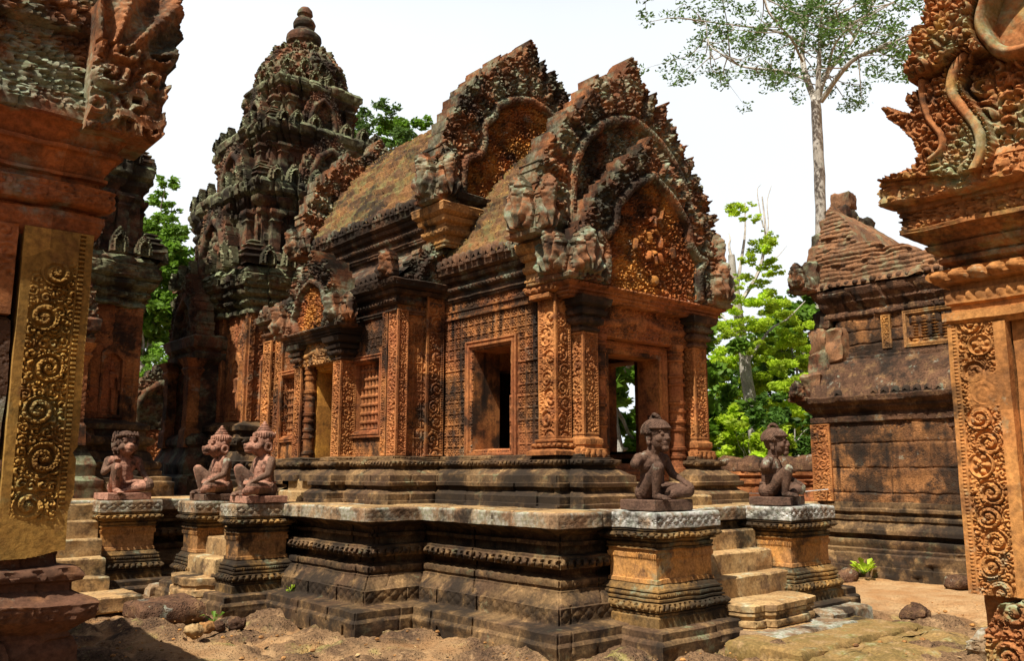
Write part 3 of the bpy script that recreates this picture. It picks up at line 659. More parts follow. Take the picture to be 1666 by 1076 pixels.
# ---- roofs
def roofgrid(mb, y0, y1, xe, ze, zr, seed, bow=.10, res=.03, courses=.135, xc=XA):
    k = int(2.2/res); ny = int((y1 - y0)/res)
    t = np.linspace(0, 1, k); Y = np.linspace(y0, y1, ny)
    for sg in (-1, 1):
        X = xc + sg*(xc - xe)*(1 - t); Z = ze + (zr - ze)*t + bow*np.sin(np.pi*t)**1.0*(zr - ze)*.9
        V = np.stack([np.repeat(X[None], ny, 0), np.repeat(Y[:, None], k, 1), np.repeat(Z[None], ny, 0)], -1)
        sl = np.hypot(np.gradient(X), np.gradient(Z)); s = np.cumsum(sl)
        cr = np.mod(s/courses, 1); row = np.floor(s/courses)
        n = np.array([sg*.8, 0, .6])
        blk = _h(np.floor(Y[:, None]/.27 + row[None]*.4).astype(np.int64), row[None].astype(np.int64) + 0*np.floor(Y[:, None]).astype(np.int64), np.zeros((ny, k), np.int64), seed)
        d = .05*(1 - cr)[None]*sst(0, .2, cr)[None] + .045*(blk - .5) + .035*fbm(V*8, seed, 4) + .04*fbm(V*2.2, seed + 4, 2)
        V = V + n*d[..., None]
        F = gridfaces(ny, k)
        if sg == -1: F = F[:, ::-1]
        mb.add(V, F)
mb = MB(); roofgrid(mb, 7.0, 9.0, 6.50, 4.17, 6.12, 80); roof_p = mb.build('porch_roof', M['roof'], hall, ang=180)
def tufts(parent, V, n, seed, mat):
    q = np.random.RandomState(seed); V = V[q.choice(len(V), n)]; d = q.normal(size=(n, 3))*np.array([.7, .7, .3]) + np.array([-.3, 0, .8]); d /= np.linalg.norm(d, axis=1)[:, None]
    s_ = np.cross(d, q.normal(size=(n, 3))); s_ /= np.linalg.norm(s_, axis=1)[:, None]; L = q.uniform(.02, .065, n)[:, None]
    P = V + q.normal(size=(n, 3))*.02; W = np.stack([P - s_*.005, P + s_*.005, P + d*L], 1).reshape(-1, 3)
    g = MB(); g.add(W, np.arange(n*3).reshape(n, 3)); o = g.build('dry_grass', mat, parent, smooth=False); o['kind'] = 'stuff'
DG = plain('dry grass', (.34, .20, .05), .9, .5, 3); south = lambda V: V[V[:, 0] < XA]
tufts(roof_p, south(mb.v[0]), 1300, 1, DG)
mb = MB(); roofgrid(mb, 9.0, 12.95, 6.55, 5.2, 7.2, 81); roof_n = mb.build('nave_roof', M['roof'], hall, ang=180); tufts(roof_n, south(mb.v[0]), 1700, 2, DG)
def aisle(y0, y1, sg):
    mb = MB(); k = 30; ny = int((y1 - y0)/.05); t = np.linspace(0, 1, k); Y = np.linspace(y0, y1, ny)
    X = 5.85 + .95*t; Z = 3.98 + .62*np.sin(t*np.pi/2)
    if sg > 0: X = 2*XA - X
    V = np.stack([np.repeat(X[None], ny, 0), np.repeat(Y[:, None], k, 1), np.repeat(Z[None], ny, 0)], -1)
    V = wob(V, .02, 4, 82); F = gridfaces(ny, k); mb.add(V, F if sg > 0 else F[:, ::-1]); return mb.build('aisle_roof', M['darkc'], hall, ang=180)
a1 = aisle(9.1, 12.9, -1); aisle(9.1, 12.9, 1)
# antefixes: lotus-bud end tiles along the eaves, one mesh shared
mb = MB(); block(mb, -.035, -.055, 0, .045, .055, .05, .008, .03, .003)
tt = np.linspace(0, np.pi, 9); ring = [(.0, -.052, .05)] ; pts = []
for r_, dx in ((1, 0.), (.85, -.03), (.45, -.045)):
    pts.append([(dx, .055*r_*math.cos(a), .05 + .115*r_*math.sin(a)) for a in tt])
mb.add(np.array([[(.04, .055*math.cos(a), .05 + .115*math.sin(a)) for a in tt]] + pts + [[(-.048, 0, .09)]*9]), gridfaces(5, 9))
ant0 = mb.build('antefix', M['darkc'], roof_p)
ANT = ant0.data
def antefixes(parent, x, ys, z, sc1=1., first=None):
    for i, y in enumerate(ys):
        o = first if (first is not None and i == 0) else bpy.data.objects.new('antefix', ANT)
        if o is not first: COL.objects.link(o)
        keep(o, parent)
        o.location = (x + random.uniform(-.012, .012), y, z + random.uniform(-.01, .006)); o.scale = (sc1, sc1*random.uniform(.85, 1.05), sc1*random.uniform(.75, 1.1)); o.rotation_euler = (0, random.uniform(-.12, .12), random.uniform(-.15, .15))
antefixes(roof_p, 6.47, np.arange(7.35, 9.05, .128), 4.15, 1.05, ant0)
antefixes(roof_n, 6.53, np.arange(9.35, 12.7, .125), 5.19, 1.05)
antefixes(a1, 5.77, np.arange(9.35, 9.95, .13), 3.96, 1.)
antefixes(a1, 5.77, np.arange(12.0, 12.9, .13), 3.96, 1.)
# ---------------------------------------------------------------- flame pediments
def teeth(pts, p=.2, out=.10, up=.085):
    P = np.array(pts, float); seg = np.hypot(*np.diff(P, axis=0).T); L = np.concatenate([[0], np.cumsum(seg)]); n = max(1, int(round(L[-1]/p)))
    q = np.linspace(0, L[-1], n + 1); X = np.interp(q, L, P[:, 0]); Y = np.interp(q, L, P[:, 1]); o = []
    for i in range(n):
        a = np.array([X[i], Y[i]]); b = np.array([X[i+1], Y[i+1]]); d = b - a; nn = np.array([-d[1], d[0]])/(np.hypot(*d) + 1e-9)
        nn = nn if nn[1] > -.3 else nn
        k = random.uniform(.7, 1.2)
        o += [tuple(a), tuple(a + nn*out*.55*k + d*.12), tuple(a*.5 + b*.5 + nn*out*k + np.array([0, up*k])), tuple(b + nn*out*.4*k - d*.05)]
    o.append(tuple(P[-1])); return o
def mirror(half): return list(half) + [(-x, y) for x, y in half[::-1][1:]] if half[-1][0] == 0 else list(half) + [(-x, y) for x, y in half[::-1]]
def pediment(parent, o, u, half, arch, mat='ped', thick=.3, res=.012, cell=.055, fw=.06, tymp=True, seed=1, figure=False, name='pediment', tp=.2, tmat=None, tout=.10):
    """half: outline from lower left to the peak (s<0 .. 0); arch likewise. o = point under the peak on the face plane"""
    half = [(float(a), float(b)) for a, b in half]
    apx = half[-1][1]; body_ = (half[1:] if half[0][1] == 0 else half)[:-1]
    left = teeth(body_, tp, tout) + [(-tp*.72, apx - tp*.75), (-tp*.62, apx - tp*.2), (-tp*.3, apx + tp*.32), (0, apx + tp*.62)]
    if half[0][1] == 0: left = [half[0]] + left
    right = [(-x, y) for x, y in left[::-1]]
    poly = left + right
    am = smoothpts(arch, 8); am = am + [(-x, y) for x, y in am[::-1]]
    W = max(abs(p[0]) for p in poly) + .02; H = max(p[1] for p in poly) + .02
    ap = [(am[0][0], -.05)] + am + [(am[-1][0], -.05)]
    def f(S, T):
        X = S - W; d, al = poly_d(X, T, am); ins = poly_in(X, T, ap)
        b = .07*np.sqrt(np.clip(1 - (d/fw)**2, 0, 1)) + .016*nod(al, d, .03, seed)*(d < fw*.7) - .02*(np.abs(d - fw*.74) < .008)
        g = -.04 + .05*curls(X, T, cell*1.9, seed) + .03*nod(X, T, cell*.8, seed + 2)
        if figure:
            segs = [(0, 1.03, 0, 1.05, .042), (0, .95, 0, .84, .052), (.04, .95, .12, .97, .022), (.12, .97, .15, 1.07, .02), (-.04, .95, -.12, .88, .022), (-.12, .88, -.17, .93, .018), (-.01, .8, -.1, .75, .032), (-.1, .75, -.06, .64, .024), (.01, .8, .09, .72, .032), (.09, .72, .10, .60, .024),
                    (0, .5, 0, .46, .06), (0, .46, .015, .38, .028), (-.09, .5, -.12, .43, .04), (.09, .5, .12, .43, .04), (0, .17, 0, .18, .07), (-.34, .62, -.36, .52, .035), (.34, .62, .36, .52, .035)]
            for x0, y0, x1, y1, r in segs:
                e = poly_d(X, T, [(x0, y0), (x1 + 1e-4, y1)])[0]/r; g = np.where(e < 1.25, np.maximum(np.where(e > 1.0, -.045, -.06), -.03 + .095*np.sqrt(np.clip(1 - e**2, 0, 1))), g)
            e = np.abs(np.hypot(X, (T - .92)*.9) - .27); g = np.where(e < .05, g + .02*np.cos(np.arctan2(X, T - .92)*16), g)
        ou = .0 + .085*leafy(X, T, cell*1.2, seed + 3)
        ou = ou + .035*np.cos(al/tp*2*np.pi)*sst(fw, fw*2.5, d)
        h = np.where(ins, g if tymp else ou, ou)
        h = np.where(d < fw, np.maximum(b, -.05), h)
        return h - np.where(np.abs(d - fw*1.12) < .012, .025, 0)
    o = np.array(o, float); u = np.array(u, float)
    mb = MB(); solid(mb, o - u*W, u, Zv, 2*W, H, res, f, thick, lambda S, T: poly_in(S - W, T, poly), .006, seed=seed)
    ob = mb.build(name, M[mat], parent)
    if tmat and tymp:
        ob.data.materials.append(M[tmat]); me = ob.data
        c = np.empty(len(me.polygons)*3); me.polygons.foreach_get('center', c); c = c.reshape(-1, 3) - (o - u*W)
        S = c @ u; T = c[:, 2]; X = S - W; n = np.cross(u, Zv); dep = c @ n
        d, al = poly_d(X, T, am); k = poly_in(X, T, ap) & (d > fw) & (dep > -.12)
        mi = np.zeros(len(me.polygons), np.int32); mi[k] = 1; me.polygons.foreach_set('material_index', mi)
    return ob
def fan(mb, o, u, wd, ht, thick=.1, res=.011, n=5, seed=0, lean=0):
    """many-headed serpent fan: a pointed leaf with ribs rising from its foot"""
    pts = [(-.42, 0), (-.52, .35), (-.40, .55), (-.46, .62), (-.30, .74), (-.32, .80), (-.16, .88), (0, 1.0)]
    P = [(x*wd, y*ht) for x, y in pts]; P = P + [(-x, y) for x, y in P[::-1][1:]]
    def f(S, T):
        X = S - wd*.55; r = np.hypot(X, T + ht*.15); a = np.arctan2(X, T + ht*.15)
        rb = .5 + .5*np.cos(a*n*3.2); e = poly_d(X, T, P + [P[0]])[0]
        return .075*rb**.7*sst(0, .05, e) + .03*sst(0, .06, e) + .03*nod(S, T, .045, seed)*sst(.5, .9, r/ht) + .03*np.exp(-((r - ht*.45)/(ht*.07))**2)
    o = np.array(o, float); u = np.array(u, float); v = np.array([0, 0, 1.]) 
    if lean: n_ = np.cross(u, v); v = v + n_*lean; v /= np.linalg.norm(v)
    solid(mb, o - u*wd*.55, u, v, wd*1.1, ht, res, f, thick, lambda S, T: poly_in(S - wd*.55, T, P), .005, seed=seed)
def naga(parent, cx, cy, z, wx, wy, h, mat='ped', seed=0, faces='se', hf=1.25, name='naga_corner'):
    mb = MB(); sweep(mb, rect(cx - wx/2, cy - wy/2, cx + wx/2, cy + wy/2), [(-.02, z), (.02, z + .02), (.03, z + .06), (.0, z + .08), (-.01, z + h*.8), (-.05, z + h)], res=.015, vres=.015, er=.012, joint=0, capb=True, seed=seed)
    if 's' in faces: fan(mb, (cx - wx/2 - .02, cy, z + .06), (0, -1, 0), wy*.95, h*hf, .08, seed=seed, lean=.06)
    if 'e' in faces: fan(mb, (cx, cy - wy/2 - .02, z + .06), (1, 0, 0), wx*.95, h*hf, .08, seed=seed + 1, lean=.06)
    if 'n' in faces: fan(mb, (cx + wx/2 + .02, cy, z + .06), (0, 1, 0), wy*.95, h*hf, .08, seed=seed + 2, lean=.06)
    return mb.build(name, M[mat], parent)

E3 = (1, 0, 0)
p = pediment(hall, (7.97, 6.66, 3.67), E3, [(-1.36, 0), (-1.34, .40), (-1.14, .74), (-.96, .96), (-.83, 1.14), (-.66, 1.33), (-.48, 1.50), (-.26, 1.64), (-.13, 1.73), (0, 1.93)],
             [(-.86, .05), (-.86, .4), (-.98, .56), (-.84, .60), (-.70, .75), (-.66, .98), (-.56, 1.08), (-.36, 1.28), (-.16, 1.40), (0, 1.50)], 'ped', .17, .0105, seed=3, figure=True, tmat='tymp', fw=.07, tout=.075, tp=.15)
p['label'] = 'lower front flame gable with gold carved field'
p = pediment(hall, (7.97, 6.96, 4.15), E3, [(-1.62, 0), (-1.62, .5), (-1.5, .95), (-1.26, 1.28), (-1.05, 1.52), (-.9, 1.72), (-.74, 1.9), (-.52, 2.13), (-.28, 2.28), (-.15, 2.36), (0, 2.58)],
             [(-1.1, .05), (-1.1, .8), (-.98, 1.16), (-.8, 1.42), (-.5, 1.66), (-.2, 1.78), (0, 1.83)], 'ped', .3, .012, seed=9, fw=.08)
p['label'] = 'upper front flame gable set behind the lower one'
p = pediment(hall, (7.97, 8.88, 4.95), E3, [(-1.62, 0), (-1.64, .5), (-1.52, .95), (-1.42, 1.25), (-1.28, 1.55), (-1.08, 1.8), (-.86, 2.02), (-.66, 2.22), (-.46, 2.40), (-.28, 2.52), (-.14, 2.58), (0, 2.80)],
             [(-1.25, .3), (-1.2, .75), (-.98, .88), (-.88, 1.08), (-.88, 1.35), (-.72, 1.5), (-.62, 1.7), (-.3, 1.88), (0, 1.95)], 'ped', .34, .012, seed=15, fw=.075, tmat='tymp')
p['label'] = 'tall rear flame gable standing above the porch roof'
pediment(hall, (XA, 13.0, 5.1), E3, [(-1.5, 0), (-1.42, .6), (-1.2, 1.2), (-.9, 1.6), (-.5, 1.95), (0, 2.35)], [(-.9, .1), (-.8, .9), (-.4, 1.3), (0, 1.45)], 'ped', .3, .02, seed=17)
pediment(hall, (5.62, 10.84, 3.51), (0, -1, 0), [(-.72, 0), (-.74, .3), (-.6, .55), (-.46, .74), (-.26, .9), (0, 1.06)], [(-.42, .02), (-.5, .2), (-.40, .36), (-.3, .56), (0, .7)], 'ped', .3, .0105, seed=21, fw=.05, tmat='tymp', cell=.042, tp=.14, tout=.06)
mb = MB(); block(mb, 5.68, 10.2, 3.5, 6.7, 11.5, 4.1, .1, .06, .02, 3); mb.build('pediment_roof', M['darkc'], hall)
naga(hall, 6.74, 6.86, 3.67, .5, .5, .44, 'naga', 31); naga(hall, 9.22, 6.86, 3.67, .46, .5, .44, 'naga', 32, 'sen')
naga(hall, 6.40, 7.12, 4.17, .3, .45, .5, 'naga', 33, hf=1.35)
naga(hall, 6.40, 8.98, 5.02, .36, .4, .32, 'ped', 34, hf=2.0); naga(hall, 6.5, 13.0, 5.05, .3, .3, .3, 'ped', 35, hf=1.6)
naga(hall, 5.66, 11.62, 3.45, .26, .3, .32, 'naga', 36, hf=1.5); naga(hall, 5.66, 10.06, 3.45, .26, .22, .3, 'ped', 37, hf=1.4)
naga(hall, 9.36, 6.9, 4.1, .2, .3, .35, 'naga', 38, 'sen', hf=1.5)
mb = MB(); sweep(mb, rect(6.45, 8.85, 7.0, 9.25), corn(4.45, 5.02, .9), res=.02, er=.006, joint=0, seed=76); mb.build('corbel', M['die'], hall)
mb = MB(); sweep(mb, [(6.72, 7.3), (6.5, 7.3), (6.5, 6.98), (6.72, 6.98)], corn(3.66, 4.17, .6), res=.02, er=.006, joint=0, capb=True, seed=77); mb.build('corbel', M['die'], hall)
# half gable closing the aisle roof towards the porch
def hg(S, T): return .04*leafy(S, T, .05, 4) + .05*np.exp(-((np.hypot(S - 1.0, (T)*1.25) - .62)/.05)**2)
mb = MB(); solid(mb, (5.8, 9.08, 3.97), E3, Zv, .95, .75, .012, hg, .16, lambda S, T: (np.hypot(S - 1.0, T*1.25) < .78 + .05*np.sin(np.arctan2(T, 1. - S)*22)), .006, seed=8); mb.build('half_pediment', M['ped'], hall)
mb = MB(); fan(mb, (5.78, 9.2, 3.97), (0, -1, 0), .3, .42, .1, seed=5); mb.build('naga_corner', M['ped'], hall)
# moulded strip under the porch eave over the window
mb = MB(); sweep(mb, [(6.65, 9.1), (6.65, 7.25)], [(0, 3.50), (.05, 3.505), (.05, 3.53), (.03, 3.54), (.03, 3.55, B_(.04, .02)), (.03, 3.59), (.05, 3.60), (.05, 3.62), (0, 3.63)], False, res=.014, er=.004, seed=78); mb.build('string_course', M['wall'], hall)
mb = MB(); block(mb, 6.5, 6.95, 3.5, 6.66, 7.28, 3.56, .01, .03, .004); sweep(mb, [(6.62, 7.3), (6.56, 7.3), (6.56, 6.93), (6.62, 6.93)], [(0, 3.56), (.05, 3.58, L_(.08, .03)), (.05, 3.65), (0, 3.67)], False, res=.015, joint=0); mb.build('pilaster_cap', M['bright'], hall)

# ================================================================ TOWERS
def redent(cx, cy, a, p=.10, b=.46, b2=.74):
    q = [(a + p*a, -b*a), (a + p*a, b*a), (a + p*a*.5, b*a), (a + p*a*.5, b2*a), (a, b2*a), (a, a)]
    out = []
    for k in range(4):
        c, s = math.cos(k*math.pi/2), math.sin(k*math.pi/2)
        pts = [(a + p*a, -b*a), (a + p*a, b*a), (a + p*a*.5, b*a), (a + p*a*.5, b2*a), (a, b2*a), (a, a), (b2*a, a), (b2*a, a + p*a*.5), (b*a, a + p*a*.5)]
        out += [(cx + x*c - y*s, cy + x*s + y*c) for x, y in pts]
    return out
def arch_slab(mb, o, u, wd, ht, thick=.15, res=.02, seed=0):
    pts = [(-.5, 0), (-.54, .28), (-.46, .5), (-.3, .74), (-.12, .88), (0, 1.0)]; P = teeth([(x*wd, y*ht) for x, y in pts], wd*.16, wd*.045, ht*.03); P = P + [(-x, y) for x, y in P[::-1]]
    A = [(-.34*wd, 0), (-.36*wd, .3*ht), (-.24*wd, .56*ht), (0, .72*ht)]; A = A + [(-x, y) for x, y in A[::-1]]
    def f(S, T):
        X = S - wd*.65; d, al = poly_d(X, T, A); i = poly_in(X, T, A); fw = wd*.06
        return np.where(d < fw, .06*np.sqrt(np.clip(1 - (d/fw)**2, 0, 1)), np.where(i, -.07 + .05*nod(X, T, wd*.07, seed), .05*leafy(X, T, wd*.06, seed)))
    o = np.array(o, float); u = np.array(u, float)
    solid(mb, o - u*wd*.65, u, Zv, wd*1.3, ht*1.16, res, f, thick, lambda S, T: poly_in(S - wd*.65, T, P), .006, seed=seed)
def mini_tower(mb, x, y, z, s, seed):
    for k, (a, h0, h1) in enumerate(((.5, 0, .38), (.42, .38, .66), (.32, .66, .88), (.2, .88, 1.08))):
        sweep(mb, rect(x - a*s, y - a*s, x + a*s, y + a*s), [(-.06*s, z + h0*s), (-.06*s, z + (h0*.4 + h1*.6)*s), (.06*s, z + (h0*.25 + h1*.75)*s), (.04*s, z + h1*s)], res=.05, vres=.03, er=.02, joint=0, seed=seed + k)
def devata(mb, o, u, h, seed=0):
    """small standing figure in relief"""
    o = np.array(o, float); u = np.array(u, float); n = np.cross(u, Zv); z = np.array(Zv)
    P = lambda s, t, d=0: tuple(o + u*s*h + z*t*h + n*d*h)
    ball(mb, P(0, .90), .06*h, 10); ball(mb, P(0, .98), .045*h, 8, (1, 1, 1.6))
    tube(mb, [P(0, .84), P(0, .78), P(0, .68), P(0, .58), P(0, .5)], [.03*h, .10*h, .085*h, .07*h, .1*h], 10)
    for sg in (-1, 1):
        tube(mb, [P(.05*sg, .52), P(.06*sg, .28), P(.055*sg, .05), P(.06*sg, 0, .06)], [.062*h, .05*h, .035*h, .03*h], 8)
        tube(mb, [P(.11*sg, .77), P(.16*sg, .62), P(.15*sg, .46, .04)], [.035*h, .03*h, .025*h], 7)
def tower(name, label, cx, cy, s, full, porch, seed=0, z0=ZT, vis='se'):
    t = thing(name, label, 'tower', (cx, cy, z0))
    Z = lambda z: z0 + (z - ZT)*s
    a = 1.6*s; res = .05 if s > .9 else .055
    mb = MB(); pr = [(.55, ZT - .02), (.54, 1.42), (.50, 1.44), (.50, 1.50), (.38, 1.52), (.38, 1.6), (.34, 1.62, L_(.12, .03)), (.36, 1.74), (.28, 1.76), (.22, 1.9), (.18, 1.93), (.18, 2.0), (.26, 2.03, L_(.12, .03)), (.26, 2.14), (.16, 2.17), (.14, 2.26), (.2, 2.28), (.2, 2.36), (.05, 2.42), (0, 2.45)]
    sweep(mb, redent(cx, cy, a), [(p[0]*s, Z(p[1])) + p[2:] for p in pr], res=res*.7, vres=.04, er=.012, seed=seed); mb.build('base_moulding', M['plinth'], t)
    mb = MB(); sweep(mb, redent(cx, cy, a), [(-.04, Z(2.4)), (-.04, Z(2.45), ('f', .02, .05)), (-.04, Z(4.42))], res=.03, vres=.035, er=.008, seed=seed + 1); mb.build('body', M['frame'], t)
    # corner piers with scroll borders and a standing figure in a niche
    h = Z(4.37) - Z(2.4); wd = a*.54
    for (o, u, key) in (((cx - a, cy - a*.46, Z(2.4)), (0, -1, 0), 's'), ((cx - a, cy - a, Z(2.4)), (1, 0, 0), 'e'), ((cx + a*.46, cy - a, Z(2.4)), (1, 0, 0), 'e')):
        if key not in vis: continue
        o = np.array(o, float); un = np.array(u, float); nn = np.cross(un, Zv)
        def f(S, T):
            x = S - wd*.5; nic = (np.abs(x) < wd*.17) & (T > h*.06) & (T < h*.52 + .06*h*np.cos(x/(wd*.17)*1.5))
            rim = (np.abs(x) < wd*.23) & (T > h*.03) & (T < h*.58 + .08*h*np.cos(x/(wd*.23)*1.5))
            brd = np.minimum(S, wd - S) < wd*.12
            g = .03*leafy(S, T, .06, seed + 3)
            g = np.where(rim, .05, g); g = np.where(nic, -.07, g)
            return np.where(brd, .035 + .02*leafy(S, T, .035, 8), g)
        mb = MB(); solid(mb, o, u, Zv, wd, h, .018, f, .1, None, .005, seed=seed); pier = mb.build('corner_pier', M['wall'], t)
        mb = MB(); devata(mb, o + un*wd*.5 + np.array([0, 0, h*.08]) - nn*.01, u, h*.42); mb.build('niche_figure', M['frame'], pier)
    cor = [(a[0], 4.35 + (a[1] - 4.22)*.93) + a[2:] for a in [(.0, 4.22), (.06, 4.25), (.06, 4.32), (.02, 4.34), (.02, 4.38), (.09, 4.42, L_(.12, .03)), (.10, 4.50), (.06, 4.52), (.06, 4.56), (.15, 4.62), (.17, 4.7), (.14, 4.72), (.22, 4.78, ('d', .02, .18)), (.24, 4.97), (.18, 5.0), (.2, 5.05), (.12, 5.16), (-.1, 5.18)]]
    mb = MB(); sweep(mb, redent(cx, cy, a), [(p[0]*s, Z(p[1])) + p[2:] for p in cor], res=res*.8, vres=.035, er=.025, joint=.45, jd=.02, seed=seed + 2); mb.build('cornice', M['towerslab'], t)
    tiers = [(5.24, 6.96, 1.46), (6.92, 8.28, 1.19), (8.24, 9.46, .80)]
    zt = 5.24
    for k, (zb, zc, at) in enumerate(tiers):
        if not full and k > 1: break
        hh = zc - zb; A = at*s
        mb = MB()
        pf = [(.10, zb), (.10, zb + .05*hh), (.03, zb + .08*hh), (.03, zb + .12*hh), (.0, zb + .14*hh), (.0, zb + .60*hh), (.05, zb + .63*hh), (.05, zb + .67*hh), (.02, zb + .69*hh), (.11, zb + .76*hh), (.12, zb + .80*hh), (.10, zb + .81*hh), (.18, zb + .85*hh), (.2, zb + .95*hh), (.14, zb + hh), (-.12, zb + 1.01*hh)]
        sweep(mb, redent(cx, cy, A), [(p[0]*s*(1 - .12*k), Z(p[1])) for p in pf], res=res*.8, vres=.04, er=.016, joint=.36, jd=.028, seed=seed + 5 + k)
        tb = mb.build('tier', M['tower'] if True else M['towerslab'], t)
        tb.data.materials.append(M['towerslab']); me = tb.data
        c = np.empty(len(me.polygons)*3); me.polygons.foreach_get('center', c); zz = c.reshape(-1, 3)[:, 2]
        me.polygons.foreach_set('material_index', (zz > Z(zb + .80*hh)).astype(np.int32))
        # false-window gables on each side, corner piers, corner miniature towers
        for (dx, dy, u) in ((-1, 0, (0, -1, 0)), (0, -1, (1, 0, 0)), (1, 0, (0, 1, 0)), (0, 1, (-1, 0, 0))):
            mb = MB(); R = A*1.12 + .10*s; arch_slab(mb, (cx + dx*R, cy + dy*R, Z(zb + .03*hh)), u, A*1.0, (hh*.92)*s, .22*s, .022, seed + k)
            mb.build('false_gable', M['tower'], tb)
            for q in (-1, 1):
                un = np.array(u); ox = np.array([cx + dx*(A + .05*s), cy + dy*(A + .05*s)]) + un[:2]*q*A*.80; g = .09*s*(1 - .15*k)
                mb = MB(); sweep(mb, rect(ox[0] - g, ox[1] - g, ox[0] + g, ox[1] + g), [(.03, Z(zb + .1*hh)), (.03, Z(zb + .18*hh)), (0, Z(zb + .2*hh)), (0, Z(zb + .5*hh)), (.03, Z(zb + .53*hh)), (.0, Z(zb + .56*hh)), (.06, Z(zb + .62*hh)), (.05, Z(zb + .66*hh))], res=.04, vres=.03, er=.015, joint=0, seed=k); mb.build('pier', M['tower'], tb)
        pa = (1.68, 1.46, 1.19)[k]*s
        for (sx, sy) in ((-1, -1), (1, -1), (-1, 1), (1, 1)):
            mb = MB(); mini_tower(mb, cx + sx*(pa*.97), cy + sy*(pa*.97), Z(zb) + .0, .42*s*(1 - .17*k), seed + k); mb.build('corner_antefix', M['tower'], tb)
        for (dx, dy) in ((-1, 0), (0, -1), (1, 0), (0, 1)):
            for q in (-.86, -.62, -.3, .3, .62, .86):
                mb = MB(); u = (0, -1, 0) if dx else (1, 0, 0); u = tuple(np.array(u)*(1 if (dx < 0 or dy < 0) else -1))
                c0 = (cx + dx*(pa*1.16) + (0 if dx else q*pa), cy + dy*(pa*1.16) + (q*pa if dx else 0), Z(zb) - .0)
                arch_slab(mb, c0, u, .24*s, (.44 if abs(q) < .7 else .34)*s*(1 - .15*k), .1, .018, seed); mb.build('leaf_antefix', M['towerslab'], tb)
    if full:
        mb = MB(); r = .74*s
        def ring(z): return Z(z)
        pr = [(.86*s, 9.40), (.92*s, 9.50), (.93*s, 9.62), (.88*s, 9.66), (.90*s, 9.78), (.86*s, 9.98), (.76*s, 10.16), (.66*s, 10.28), (.60*s, 10.31), (.64*s, 10.36), (.62*s, 10.42), (.52*s, 10.46), (.42*s, 10.55)]; n = 150; R = []; Zz = []
        for i in range(len(pr) - 1):
            for j in range(7): R.append(pr[i][0] + (pr[i+1][0] - pr[i][0])*j/7); Zz.append(pr[i][1] + (pr[i+1][1] - pr[i][1])*j/7)
        R = np.array(R + [pr[-1][0]]); Zz = np.array(Zz + [pr[-1][1]]); th = np.arange(n)/n*2*np.pi
        RR = R[:, None]*(1 + .10*(np.abs(np.sin(th*8))**.6)[None]*((Zz > 9.6) & (Zz < 10.3))[:, None] + .05*np.sign(np.sin(th*14))[None]*(Zz <= 9.6)[:, None] - .04)
        V = np.stack([cx + RR*np.cos(th), cy + RR*np.sin(th), np.repeat(np.array([Z(z) for z in Zz])[:, None], n, 1)], -1); nn_ = np.stack([np.cos(th), np.sin(th), th*0], -1)[None]; V = V + nn_*(.10*leafy(np.repeat((th*.8)[None], len(R), 0), np.repeat(Zz[:, None], n, 1), .09, 5) - .05)[..., None]
        V = wob(V, .03, 5, seed)
        mb.add(V, gridfaces(len(R), n, True)); mb.ngon(V[-1]); dome = mb.build('lotus_dome', M['tower'], t)
        for (rr, zz_, hh_, nn) in ((.95, 9.42, .30, 18), (.90, 9.72, .26, 16), (.64, 10.30, .16, 14)):
            mb = MB()
            for k in range(nn):
                q = 2*math.pi*k/nn; ux = (-math.sin(q), math.cos(q), 0); arch_slab(mb, (cx + rr*s*math.cos(q), cy + rr*s*math.sin(q), Z(zz_)), ux, .24*s*rr, hh_*s, .08, .02, k)
            mb.build('leaf_crown', M['towerslab'], dome)
        mb = MB(); q = s
        lathe(mb, (cx, cy, Z(10.50)), [(.36*q, 0), (.33*q, .04*q), (.29*q, .10*q), (.30*q, .16*q), (.355*q, .2*q), (.375*q, .28*q), (.36*q, .37*q), (.31*q, .43*q), (.22*q, .46*q), (.20*q, .53*q), (.23*q, .58*q), (.245*q, .66*q), (.21*q, .74*q), (.13*q, .78*q), (.13*q, .84*q), (.17*q, .88*q), (.155*q, .97*q), (.10*q, 1.04*q)], 28, .012); mb.build('finial', M['tower'], t)
    for (dx, dy) in porch:
        # projecting false porch with its own gable
        u = np.array((0, -1, 0) if dx < 0 else (1, 0, 0)); n = np.array((dx, dy)); wd = .6*s; dp = .42*s
        c0 = np.array([cx, cy]) + n*(a*1.05); c1 = c0 + n*dp; uu = u[:2]
        pts = [c0 - uu*wd, c1 - uu*wd, c1 + uu*wd, c0 + uu*wd]; xs = [p[0] for p in pts]; ys = [p[1] for p in pts]; r = rect(min(xs), min(ys), max(xs), max(ys))
        mb = MB(); sweep(mb, r, [(p[0]*.6*s, Z(p[1])) + p[2:] for p in pr0], res=.04, vres=.035, er=.01, seed=seed + 9); sweep(mb, r, [(0, Z(2.2)), (0, Z(2.45), ('f', .025, .05)), (0, Z(3.5)), (.1, Z(3.6)), (.12, Z(3.7)), (.06, Z(3.75)), (.16, Z(3.82)), (.18, Z(4.0)), (.1, Z(4.05))], res=.03, vres=.03, er=.01, seed=seed + 10); o_ = mb.build('false_porch', M['tower'], t)
        mb = MB(); arch_slab(mb, (*(c1 + n*.08), Z(3.72)), tuple(u), wd*2.15, 1.55*s, .3*s, .02, seed + 11); mb.build('false_gable', M['tower'], o_)
        for q in (-1, 1):
            pc = c1 + uu*q*wd*.86 + n*.06; g = .11*s
            mb = MB(); sweep(mb, rect(pc[0] - g, pc[1] - g, pc[0] + g, pc[1] + g), [(.04, Z(2.0)), (.03, Z(2.3)), (0, Z(2.35), ('f', .015, .04)), (0, Z(3.3)), (.05, Z(3.4)), (.02, Z(3.45)), (.1, Z(3.6))], res=.025, vres=.03, er=.006, joint=0); mb.build('pier', M['wall'], o_)
    return t
